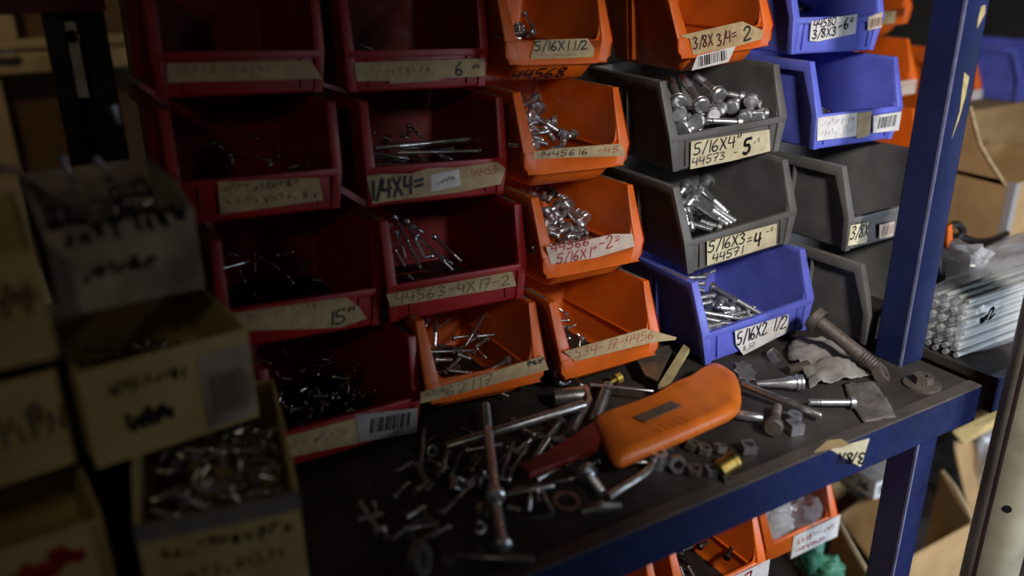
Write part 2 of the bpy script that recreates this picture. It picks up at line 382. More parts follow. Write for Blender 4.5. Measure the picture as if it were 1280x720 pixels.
# cream slotted upright of the rack across the aisle, nearest thing at the right edge
pa = Vector((0.9178,0.42,-0.214)); r_ = .031
pole = thing('slotted_pole', 'cream painted steel pole with dark edge and one dark hole, at right edge', 'pole', at((pa.x+r_, .44, -.76)))
mb = MB(); mb.lathe([(r_, -.7595), (r_, .6)], 28, 'pole', at((pa.x+r_, .44, 0))); obj('tube', mb, pole, True, smooth=True)
mb = MB(); mb.box((pa.x-.0008, .4395, -.7595), (pa.x+.0015, .4425, .6), 'poleedge'); obj('dark_edge', mb, pole, True)  # thin dark strip down the left side of the tube
hp_ = Vector((0.8985,0.412,-0.136)); nv = Vector((hp_.x - pa.x - r_, hp_.y - .44, 0)).normalized(); hc = Vector((pa.x+r_, .44, hp_.z)) + nv*(r_-.0004)
mb = MB(); mb.lathe([(.0050, 0), (.0050, .0009)], 16, 'black', Matrix.Translation(hc) @ Vector((0,0,1)).rotation_difference(nv).to_matrix().to_4x4()); obj('hole', mb, pole, True)

# ------------------------------------------------------------------ stacking bins
KIND = dict(g=dict(W=.1843, H=.1111, lip=.0462, rs=.0211, bi=.0046, bs=.0083), r=dict(W=.1680, H=.1111, lip=.0434, rs=.0137, bi=.0031, bs=.0030), o=dict(W=.1460, H=.1111, lip=.0477, rs=.0263, bi=.0245, bs=.0151))
def rim_poly(pts, ins):
    return pts
def bin_meshes(kind, mt):
    k = KIND[kind]; W, H, lp, rs, bi, bs = k['W'], k['H'], k['lip'], k['rs'], k['bi'], k['bs']; D = .182
    hw = W/2 - .0065; hb = W/2 - bs - .0065
    hx = lambda z: hb + (hw-hb)*min(1, z/(.7*H))
    bm = bmesh.new()
    def V(x, y, z): return bm.verts.new((x, y, z))
    prof = [(bi, 0), (.0035, lp), (rs, H), (D, H), (D-.008, 0)]
    if kind == 'o': prof = [(bi, 0), (.007, .019), (.0035, lp), (rs, H), (D, H), (D-.008, 0)]
    Lv = [V(-hx(z), y, z) for y, z in prof]; Rv = [V(hx(z), y, z) for y, z in prof]
    n = len(prof); nl = n - 3
    bm.faces.new(Lv[::-1]) ; bm.faces.new(Rv)
    for i in range(nl-1): bm.faces.new((Lv[i], Lv[i+1], Rv[i+1], Rv[i]))
    bm.faces.new((Lv[n-2], Lv[n-1], Rv[n-1], Rv[n-2])); bm.faces.new((Lv[n-1], Lv[0], Rv[0], Rv[n-1]))
    bmesh.ops.recalc_face_normals(bm, faces=bm.faces)
    # the open top has no face, so make the normals point away from the middle
    mid = Vector((0, D/2, H/2))
    f0 = bm.faces[0]
    es = [e for e in bm.edges if len(e.link_faces) == 2]
    bmesh.ops.bevel(bm, geom=es, offset=.009 if kind == 'o' else .004, segments=3, profile=.5, affect='EDGES', clamp_overlap=True)
    bm.faces.ensure_lookup_table()
    big = max(bm.faces, key=lambda f: f.calc_area())
    if (big.calc_center_median() - mid).dot(big.normal) < 0: bmesh.ops.reverse_faces(bm, faces=bm.faces[:])
    bmesh.ops.solidify(bm, geom=bm.faces[:], thickness=.0026)
    bmesh.ops.recalc_face_normals(bm, faces=bm.faces)
    for f in bm.faces: f.smooth = True
    for e in bm.edges:
        if len(e.link_faces) == 2 and e.calc_face_angle(0) > .5: e.smooth = False
    me = bpy.data.meshes.new('tub'); bm.to_mesh(me); bm.free(); me.materials.append(M[mt])
    # rim: flange frame plates on both sides and bar along the lip
    mb = MB()
    outer = [(D, H), (rs, H), (0, lp), (bi*.6 if kind != 'o' else .0, .001 if kind != 'o' else .0215)]
    inner = [(D, H-.013), (rs+.008, H-.013), (.0075, lp), (bi+.006 if kind != 'o' else .008, .001 if kind != 'o' else .0205)]
    for sx in (-1, 1):
        xo = [sx*W/2]*3 + [sx*(W/2 - (bs if kind != 'o' else .006))]
        xi = [sx*(hx(z)-.0028) for y, z in outer]
        vs_ = []
        for i in range(4):
            vs_ += [(xo[i], *outer[i]), (xo[i], *inner[i]), (xi[i], *inner[i]), (xi[i], *outer[i])]
        fs = []
        for i in range(3):
            for a in range(4):
                b = (a+1) % 4; q = (i*4+a, i*4+b, i*4+4+b, i*4+4+a); fs.append(q if sx > 0 else q[::-1])
        fs += [(0,1,2,3), (15,14,13,12)]
        mb.add(vs_, fs, mt)
    if kind == 'o':   # deep lip band with rounded lower corners
        w2 = W/2; pl = [(-w2, lp), (w2, lp), (w2-.001, .030), (w2-.008, .0225), (w2-.02, .0205), (-w2+.02, .0205), (-w2+.008, .0225), (-w2+.001, .030)]
        xf = Matrix(((1,0,0,0),(0,0,1,0),(0,1,0,0),(0,0,0,1)))
        mb.prism(pl, 0.0, .0068, mt, xf)
    else:
        mb.box((-W/2+.004, .0, lp-.007), (W/2-.004, .0062, lp+.0008), mt)
        for sx in (-1, 1): mb.box((sx*(W/2-.026)-.0007, .0012, .006), (sx*(W/2-.026)+.0007, .0045, lp-.007), mt)
    rim = mb
    extra = []
    for sx in (-1, 1):
        for yy in (rs+.070, rs+.081):
            r_ = MB(); xa, xb = hx(H*.9)-.001, W/2-.001
            r_.box((min(sx*xa, sx*xb), yy, .012), (max(sx*xa, sx*xb), yy+.0022, H-.012), mt); extra.append(('rib', r_))
        if kind == 'o':
            r_ = MB(); xa = hx(.04)-.0035; r_.box((min(sx*xa, sx*(xa-.003)), .012, .040), (max(sx*xa, sx*(xa-.003)), D-.01, .042), mt); extra.append(('ledge', r_))
        d = MB(); d.box((min(sx*(W/2-.0055), sx*(W/2-.0015)), rs+.012, H), (max(sx*(W/2-.0055), sx*(W/2-.0015)), rs+.06, H+.0005), 'dust'); extra.append(('rim_dust', d))
    d = MB(); d.box((-hb+.006, bi+.008, .0026), (hb-.006, D-.014, .0034), 'liner'); extra.append(('floor_liner', d))  # near-black plate added on the tub floor to darken the bin inside
    return me, rim, extra
CACHE = {}
def make_bin(key, kind, mt, label, mtx, group):
    mtx = mtx @ Matrix.Diagonal((1, 1, .955 if key[-1:] == '4' else .972, 1))
    b = thing('parts_bin', label, 'bin', mtx, group)
    if (kind, mt) not in CACHE:
        me, rim, extra = bin_meshes(kind, mt)
        r = obj('rim', rim, b, bevel=.0012, smooth=True)
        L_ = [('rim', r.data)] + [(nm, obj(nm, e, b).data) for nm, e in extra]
        CACHE[(kind, mt)] = [('tub', me)] + L_
        t = bpy.data.objects.new('tub', me); COL.objects.link(t); t.parent = b
    else:
        for nm, me in CACHE[(kind, mt)]:
            t = bpy.data.objects.new(nm, me); COL.objects.link(t); t.parent = b
    b_parts[key] = b
    return b
b_parts = {}
BIN = {'D3':((0.7609,0.7235,0.1145),[(0.9973,0.0294,-0.0666),(-0.0289,0.9995,0.0091),(0.0668,-0.0071,0.9977)]),'D2':((0.7674,0.7663,0.2294),[(0.9969,0.0629,-0.0463),(-0.0625,0.998,0.0101),(0.0468,-0.0071,0.9989)]),'D4':((0.7629,0.6823,0.0001),[(0.9971,0.0394,-0.0655),(-0.0388,0.9992,0.0097),(0.0658,-0.0071,0.9978)]),'D1':((0.7786,0.7968,0.3386),[(0.9959,0.0662,-0.0619),(-0.0657,0.9978,0.0112),(0.0625,-0.0071,0.998)]),'C1':((0.545,0.8283,0.3377),[(0.9986,-0.0169,0.0504),(0.0164,0.9998,0.01),(-0.0505,-0.0092,0.9987)]),'C2':((0.5418,0.7848,0.2239),[(0.9987,-0.0175,0.0472),(0.017,0.9998,0.01),(-0.0473,-0.0092,0.9988)]),'C3':((0.5427,0.7483,0.114),[(0.9983,-0.0385,0.0433),(0.038,0.9992,0.0109),(-0.0437,-0.0092,0.999)]),'C4':((0.5433,0.7096,0.0035),[(0.9988,-0.0363,0.0334),(0.0359,0.9993,0.0104),(-0.0337,-0.0092,0.9994)]),'B1':((0.3935,0.8606,0.3384),[(0.999,0.004,0.0448),(-0.005,0.9998,0.0216),(-0.0447,-0.0218,0.9988)]),'B2':((0.39,0.8172,0.2248),[(0.9981,0.0179,0.0594),(-0.0191,0.9996,0.0207),(-0.059,-0.0218,0.998)]),'B3':((0.3863,0.7682,0.1128),[(0.9992,0.0065,0.0395),(-0.0073,0.9997,0.0215),(-0.0393,-0.0218,0.999)]),'B4':((0.392,0.7226,0.0003),[(0.9978,0.0192,0.0635),(-0.0205,0.9996,0.0205),(-0.0631,-0.0218,0.9978)]),'A1':((0.2081,0.8682,0.348),[(0.9975,-0.0428,0.0567),(0.0433,0.999,-0.008),(-0.0563,0.0104,0.9984)]),'A2':((0.1998,0.8232,0.2356),[(0.9986,-0.0153,0.0502),(0.0158,0.9998,-0.0096),(-0.05,0.0104,0.9987)]),'A3':((0.2176,0.7794,0.1173),[(0.9972,-0.019,0.0718),(0.0197,0.9998,-0.009),(-0.0716,0.0104,0.9974)]),'A4':((0.2336,0.7266,-0.004),[(0.994,-0.0863,0.0669),(0.0868,0.9962,-0.0046),(-0.0663,0.0104,0.9977)]),'E1':((0.9534,0.7779,0.3488),[(0.9986,-0.0411,0.0332),(0.0413,0.9991,-0.0052),(-0.0329,0.0065,0.9994)]),'E2':((0.9591,0.7312,0.2348),[(0.9976,-0.0572,0.0388),(0.0574,0.9983,-0.0043),(-0.0385,0.0065,0.9992)]),'E3':((0.9703,0.6718,0.1148),[(0.9973,-0.0683,0.0261),(0.0685,0.9976,-0.0047),(-0.0257,0.0065,0.9996)]),'E4':((0.9722,0.6265,-0.0018),[(0.9958,-0.0904,0.016),(0.0905,0.9959,-0.0051),(-0.0155,0.0065,0.9999)])}
def bmtx(k):
    o, R = BIN[k]
    if k[0] == 'C': o = (o[0] + .0075, o[1], o[2])
    if k[1] == '4': o = (o[0], o[1], o[2] + max(0.0, .0012 - min(o[2] + R[2][0]*x + R[2][1]*y for x in (-.085, .085) for y in (0, .19))))
    return Matrix(((*R[0][:3], o[0]), (*R[0][3:6], o[1]), (*R[0][6:9], o[2]), (0,0,0,1))) if False else Matrix(((R[0][0],R[0][1],R[0][2],o[0]),(R[1][0],R[1][1],R[1][2],o[1]),(R[2][0],R[2][1],R[2][2],o[2]),(0,0,0,1)))
INFO = {
 'A1': ('r','red','red plastic bin with plain faded tape, topmost of the leftmost red stack'),
 'A2': ('r','red','red plastic bin with smudged two-line tape, second from top of leftmost red stack'),
 'A3': ('r','red','red plastic bin with torn tape ending in 15, third from top of leftmost red stack'),
 'A4': ('r','red','red plastic bin with barcode sticker on its lip, bottom of the leftmost red stack'),
 'B1': ('r','red','red plastic bin with tan tape marked 6, holding one single bolt'),
 'B2': ('r','red','red plastic bin with torn tape reading 1/4X4 and a small white sticker'),
 'B3': ('r','red','red plastic bin with tape reading 44563, just above the low orange bin'),
 'B4': ('o','orange','orange plastic bin beneath the red bins, dirty tape along its whole lip'),
 'C1': ('o','orange','orange plastic bin with 44568 inked straight on its front'),
 'C2': ('o','orange','orange plastic bin with narrow tape strip, directly below the one inked 44568'),
 'C3': ('o','orange','orange plastic bin with red handwriting 5/16X1 on pale tape'),
 'C4': ('o','orange','orange plastic bin on the deck with curling tape peeling off its right end'),
 'D1': ('o','orange','orange plastic bin taped 3/8X3/4=2, on top of grey bins'),
 'D2': ('g','grey','grey plastic bin labelled 5/16X4, full of big shiny bolts'),
 'D3': ('g','grey','grey plastic bin labelled 5/16X3 and 44571'),
 'D4': ('g','blue','blue plastic bin on the deck labelled 5/16X2 1/2'),
 'E1': ('g','blue','blue plastic bin labelled 44580 3/8X3, at the top edge'),
 'E2': ('g','blue','empty looking blue plastic bin with scuffed white label and barcode'),
 'E3': ('g','grey','grey plastic bin labelled 3/8X, partly behind the blue post'),
 'E4': ('g','grey','grey plastic bin without label on the deck, beside the blue post'),
}
for k, (kind, mt, lb) in INFO.items(): make_bin(k, kind, mt, lb, bmtx(k), 'stacked parts bins')
# the row of orange bins behind the post, and the bins on the next rack
Fx, Fy = 1.262, 0.85
fz = []
for n in range(4):
    kk = 'F%d' % (4-n); lb = ['orange plastic bin at deck level behind the post, lowest of the hidden stack','orange plastic bin behind the post, second from the deck in its stack','orange plastic bin behind the post with dusty lip, below the topmost of its stack','orange plastic bin behind the post with brown tape on lip, topmost of its stack'][n]
    make_bin(kk, 'o', 'orange', lb, at((Fx - .002*n, Fy + .03*n, .001 + .1118*n), .03), 'stacked parts bins')

# labels and writing on the bins
LAB = [('A1','tan',[(-0.0712,0.0337),(0.068,0.0343),(0.08,0.0149),(-0.0715,0.0156)],[('~','faint',-0.0637,0.0219,0.0277,0.0218,0.0087,0.0007)]),('A2','tan',[(-0.0406,0.0417),(0.0581,0.0365),(0.0621,0.012),(-0.0403,0.0087)],[('~','ink',-0.0355,0.0303,0.0347,0.0297,0.0078,0.001),('~','ink',-0.0352,0.016,0.0521,0.0147,0.0094,0.001)]),('A3','tan',[(-0.0792,0.0405),(0.0419,0.04),(0.0557,0.0274),(0.0654,0.0115),(0.0364,0.0057),(-0.0802,0.0226)],[('~','faint',-0.0646,0.0332,0.0114,0.0326,0.0098,0.0008),('15"','ink',0.0227,0.0098,0.0521,0.0119,0.0157,0.0016)]),('A4','tan',[(-0.0763,0.0397),(0.0072,0.0396),(0.0113,0.0082),(-0.0734,0.0156)],[('~','faint',-0.065,0.0229,-0.0019,0.0216,0.011,0.0008)]),('A4','greyed',[(0.007,0.044),(0.0786,0.0315),(0.0791,-0.0001),(0.0121,0.0088)],[('|','ink',0.0224,0.0169,0.0668,0.012,0.0174,0.0)]),('B1','tan',[(-0.0748,0.0322),(0.0781,0.0328),(0.0793,0.0127),(0.0254,0.0123),(0.0254,0.0102),(-0.0349,0.0085),(-0.0366,0.0116),(-0.0722,0.0124)],[('~','faint',-0.065,0.0183,0.0139,0.0191,0.0081,0.0007),('6','ink',0.0421,0.0148,0.053,0.0153,0.0145,0.0016),('~','faint',0.063,0.021,0.0731,0.0211,0.0069,0.0008)]),('B2','tan',[(-0.0832,0.0345),(-0.0639,0.0364),(-0.0351,0.0343),(-0.0129,0.0388),(0.0233,0.0372),(0.071,0.0402),(0.0815,0.0313),(0.0759,0.0135),(0.0257,0.0085),(-0.0608,0.0054),(-0.0769,0.0043)],[('1/4X4=','ink',-0.0804,0.008,-0.0166,0.0138,0.0203,0.0028),('44453','redfaint',0.0382,0.0246,0.0714,0.0275,0.0089,0.0009)]),('B2','white',[(-0.0113,0.031),(0.0227,0.0352),(0.0253,0.0162),(-0.0094,0.0116)],[('~','faint',-0.0037,0.0182,0.0174,0.0218,0.007,0.0006)]),('B3','tan',[(-0.0854,0.0356),(0.0644,0.0374),(0.0709,0.0184),(-0.0815,0.0208)],[('44563-4X17-2','faint',-0.0761,0.0234,0.0626,0.0222,0.0114,0.0012)]),('B4','tan',[(-0.0797,0.0398),(-0.004,0.0462),(0.0689,0.0547),(0.0773,0.0353),(-0.0797,0.0261)],[('~','faint',-0.0747,0.0323,-0.0516,0.0338,0.0077,0.0008),('62117','faint',-0.0515,0.0285,0.0074,0.0332,0.0118,0.001),('~','ink',0.0492,0.0436,0.0694,0.0451,0.0095,0.0009)]),('C1','tan',[(-0.035,0.0484),(0.0366,0.0495),(0.0465,0.0379),(0.046,0.0281),(-0.0414,0.0272)],[('5/16X1','ink',-0.0366,0.0365,0.0118,0.037,0.0102,0.0014),('1/2','ink',0.0151,0.0369,0.0374,0.0375,0.0096,0.0013),('~','faint',-0.0278,0.03,0.0199,0.0304,0.0021,0.0007)]),('C2','tan',[(-0.0622,0.0486),(-0.0296,0.0496),(0.0603,0.0483),(0.0688,0.0327),(-0.0225,0.0383),(-0.0608,0.0397)],[('1445616','ink',-0.0546,0.0415,0.0138,0.0395,0.0064,0.0009),('-45','redfaint',0.024,0.0391,0.0587,0.0391,0.0067,0.0009)]),('C3','pale',[(-0.0706,0.0612),(-0.0304,0.0599),(0.0243,0.0624),(0.0533,0.0583),(0.0584,0.0419),(0.0028,0.0368),(-0.0622,0.0386)],[('44566','red',-0.0639,0.0532,-0.0087,0.0542,0.0102,0.0013),('-2.','red',0.0034,0.0454,0.0374,0.047,0.0154,0.0013),('5/16X1"','red',-0.0556,0.0385,0.0004,0.0391,0.0113,0.0013)]),('C4','tan',[(-0.0705,0.0595),(0.0472,0.0616),(0.1002,0.0373),(0.098,0.0342),(0.0616,0.0398),(-0.0544,0.0429)],[('534-17-4456','redfaint',-0.0557,0.0472,0.0635,0.046,0.0115,0.0009)]),('D1','tan',[(-0.0706,0.0501),(0.0232,0.0565),(0.0569,0.0414),(0.055,0.0311),(0.0121,0.0265),(-0.0513,0.0246),(-0.0564,0.0448)],[('3/8X','brown',-0.0515,0.0312,-0.0202,0.0331,0.014,0.0016),('3/4=','brown',-0.0153,0.0307,0.0167,0.0355,0.0142,0.0016),('2','ink',0.0256,0.0325,0.0395,0.0332,0.0163,0.002)]),('D1','white',[(-0.0452,0.0229),(0.0135,0.0272),(0.003,0.0093),(-0.0532,0.006)],[('|','ink',-0.0425,0.0093,0.0003,0.0125,0.0124,0.0)]),('D2','cream',[(-0.0605,0.0367),(0.0628,0.0332),(0.0678,0.0036),(0.008,0.0009),(-0.0593,0.0009)],[('5/16X4"','ink',-0.0562,0.0184,0.0171,0.0188,0.0149,0.0015),('44573','ink',-0.057,0.0045,-0.005,0.0057,0.01,0.0011),('-','ink',0.0064,0.0063,0.0141,0.006,0.0103,0.001),('5','ink',0.0217,0.0069,0.036,0.0066,0.0195,0.0032),('-.','ink',0.0394,0.0133,0.051,0.0156,0.0124,0.0011)]),('D3','cream',[(-0.0576,0.0392),(0.0568,0.0359),(0.059,0.0056),(-0.0552,0.0059)],[('5/16X3','ink',-0.0556,0.0239,0.0056,0.0221,0.0144,0.0016),('=','ink',0.0074,0.0181,0.0174,0.0181,0.0135,0.0014),('4','ink',0.0201,0.0124,0.0329,0.0125,0.0184,0.0024),('-.','ink',0.039,0.0226,0.0526,0.0234,0.0122,0.0011),('44571','ink',-0.0473,0.0086,0.003,0.0085,0.0106,0.0014)]),('D4','white',[(-0.0414,0.0377),(0.0476,0.035),(0.0497,0.0077),(-0.0239,-0.0035),(-0.0379,0.0167)],[('5/16X2','ink',-0.0365,0.0152,0.0135,0.0179,0.0181,0.0018),('1/2','ink',0.0202,0.0181,0.0463,0.016,0.0184,0.0016),('8,50','ink',-0.0255,0.0027,-0.0053,0.0048,0.0069,0.0007)]),('E1','white',[(-0.0583,0.0422),(0.0309,0.05),(0.0354,0.0245),(-0.0399,0.0159),(-0.0548,0.0176)],[('44580','ink',-0.0528,0.0326,-0.0092,0.037,0.0103,0.0014),('3/8X3','ink',-0.0519,0.0197,-0.0046,0.0237,0.0109,0.0016),('-6.','ink',-0.0024,0.0268,0.0301,0.0362,0.0138,0.0017)]),('E1','pale',[(0.054,0.0457),(0.0842,0.0521),(0.0888,0.0315),(0.0591,0.0275)],[('|','faint',0.0626,0.0313,0.0848,0.0341,0.0114,0.0)]),('E2','white',[(-0.0899,0.0437),(-0.0106,0.0448),(-0.0015,0.0123),(-0.0825,0.0132)],[('~','bluefaint',-0.0802,0.0297,-0.0135,0.0313,0.0108,0.0007),('~','bluefaint',-0.0772,0.0173,-0.01,0.0186,0.011,0.0007)]),('E2','tan',[(-0.01,0.0439),(0.0202,0.0445),(0.0275,0.0098),(-0.0003,0.0088)],[]),('E2','white',[(0.0252,0.0381),(0.0879,0.0389),(0.0914,0.0126),(0.0333,0.0136)],[('|','ink',0.0402,0.0187,0.0792,0.0199,0.0159,0.0)]),('E3','cream',[(-0.0872,0.0382),(-0.049,0.0363),(-0.043,0.0067),(-0.0841,0.0096)],[('3/8X','ink',-0.0832,0.018,-0.0445,0.017,0.0176,0.0017)]),('E3','pale',[(-0.0239,0.0286),(0.0103,0.0277),(0.0133,0.0067),(-0.0169,0.0077)],[('|','faint',-0.0139,0.0101,0.01,0.0096,0.0152,0.0)])]
KOF = {k: v[0] for k, v in INFO.items()}
def surf(kind):
    k = KIND[kind]
    if kind == 'o': return lambda u, v, l: Vector((u, -.0008 - l, v))
    return lambda u, v, l: Vector((u, min(0, 0) + max(0.0, (k['lip']-v)/k['lip'])*k['bi']*.5 - .0012 - l, v))
lift = {}
for key, color, poly, texts in LAB:
    b = b_parts[key]; pf = surf(KOF[key]); lift[key] = lift.get(key, -1) + 1; L0 = .0004*lift[key]
    mb = MB(); n = len(poly)
    top = [pf(u, v, L0) for u, v in poly]; bot = [p + Vector((0, .0009, 0)) for p in top]
    c = sum((p for p in top), Vector())/n
    mb.add(top + bot, [tuple(range(n))] + [(i, n+i, n+(i+1)%n, (i+1)%n) for i in range(n)], color)
    lo_ = obj('label', mb, b)
    lo_['label'] = {'tan': 'tan masking tape label', 'pale': 'pale tape label', 'cream': 'cream tape label', 'white': 'white paper sticker', 'greyed': 'greyed barcode sticker'}[color]
    for t, col, x0, z0, x1, z1, h, wg in texts:
        mb = MB(); write(mb, t, {'red': 'red_ink', 'brown': 'brown_ink'}.get(col, col), x0, z0, x1, z1, h, wg, lambda u, v, l: pf(u, v, L0 + l), random)
        obj('barcode' if t == '|' else 'handwriting', mb, lo_)
x0, z0, x1, z1, h = (-0.0538,0.0027,0.0204,0.0045,0.0122)
def c1s(u, v, l):
    t = (0.020 - v)/.020; return Vector((u, .006 + (.0245-.006)*t - .0012 - l, v - .0006))
mb = MB(); write(mb, '44568', 'ink', x0, z0, x1, z1, h, .0016, c1s, random); obj('handwriting', mb, b_parts['C1'])
def front_label(key, color, u0, u1, v0, v1, texts):
    b = b_parts[key]; mb = MB(); mb.box((u0, -.0012, v0), (u1, -.0003, v1), color); l = obj('label', mb, b)
    for t, col, *r in texts:
        mb = MB(); write(mb, t, col, *r, lambda u, v, lf: Vector((u, -.0012-lf, v)), random); obj('handwriting', mb, l)
front_label('F1', 'tan', -.078, .03, .024, .043, [('~','faint',-.07,.034,.02,.034,.008,.0009)])
front_label('F2', 'pale', -.05, .07, .022, .046, [('~','redfaint',-.04,.032,.06,.032,.01,.0009)])

# ------------------------------------------------------------------ bolts
def bolt_parts(d, L, mt, n=14, thread=.55, head='hex'):
    r = d/2; hr = d*.92; hh = d*.66
    H = MB()
    if head == 'hex':
        H.lathe([(hr*1.02, 0), (hr*1.02, hh*.12)], 18, mt); 
        H.lathe([(hr, hh*.12), (hr, -hh+hh*.18), (hr*.86, -hh), (0, -hh)][::-1], 12, mt)
    else:
        H.lathe([(0, -hh*.9), (hr*.5, -hh*.82), (hr*.85, -hh*.5), (hr, -hh*.1), (hr*.95, hh*.05)], 18, mt)
    S = MB(); prof = [(r, 0)]; z1 = L*(1-thread); prof.append((r, z1)); p = d*.22; z = z1; cnt = 0
    while z + p < L - d*.1 and cnt < 26:
        prof += [(r*.84, z+p*.25), (r, z+p*.75)]; z += p if cnt < 24 else p; cnt += 1
        if L*thread/p > 26: p = L*thread/26
    prof += [(r*.86, L-d*.08), (r*.7, L)]
    S.lathe(prof, n, mt)
    return H, S
GL = {
 'B1': 'single zinc bolt lying in the red bin marked 6',
 'B2': 'zinc bolt in the red bin taped 1/4X4',
 'B3': 'slanted zinc bolt in the red bin taped 44563',
 'B4': 'zinc bolt in the low orange bin beneath the red stack',
 'A2': 'dark bolt in the second leftmost red bin',
 'A3': 'thin dark screw in the red bin taped 15',
 'A4': 'small dark bolt in the red bin with barcode lip',
 'C1': 'short zinc bolt in the orange bin inked 44568',
 'C2': 'zinc bolt in the orange bin with narrow tape',
 'C3': 'thick short bolt in the orange bin with red handwriting',
 'C4': 'small dark bolt in the orange bin with the curling tape',
 'D2': 'big shiny zinc bolt in the grey bin labelled 5/16X4',
 'D3': 'long zinc bolt in the grey bin labelled 5/16X3',
 'D4': 'zinc bolt in the blue bin labelled 5/16X2 1/2',
 'E1': 'thick dark bolt in the topmost blue bin',
 'E2': 'thin bolt in the blue bin with scuffed label',
}
def bolt(name, label, cat, head, tail, d, mt='zinc', group=None, thread=.55, kind='hex', parts=True, hl=None):
    mtx, L = along(head, tail); L = max(L, d*1.2)
    H, S_ = bolt_parts(d, L, mt, 14 if parts else 10, thread, kind)
    if parts:
        t = thing(name, label, cat, mtx, group); obj('head', H, t, smooth=True); obj('shank', S_, t, smooth=True)
    else:
        off = len(S_.v); S_.v += H.v; S_.f += [tuple(off+i for i in f) for f in H.f]; S_.m += H.m
        t = obj(name, S_, smooth=True); t.matrix_world = mtx; WM[t.name] = mtx; tag(t, label, cat, group)
    return t
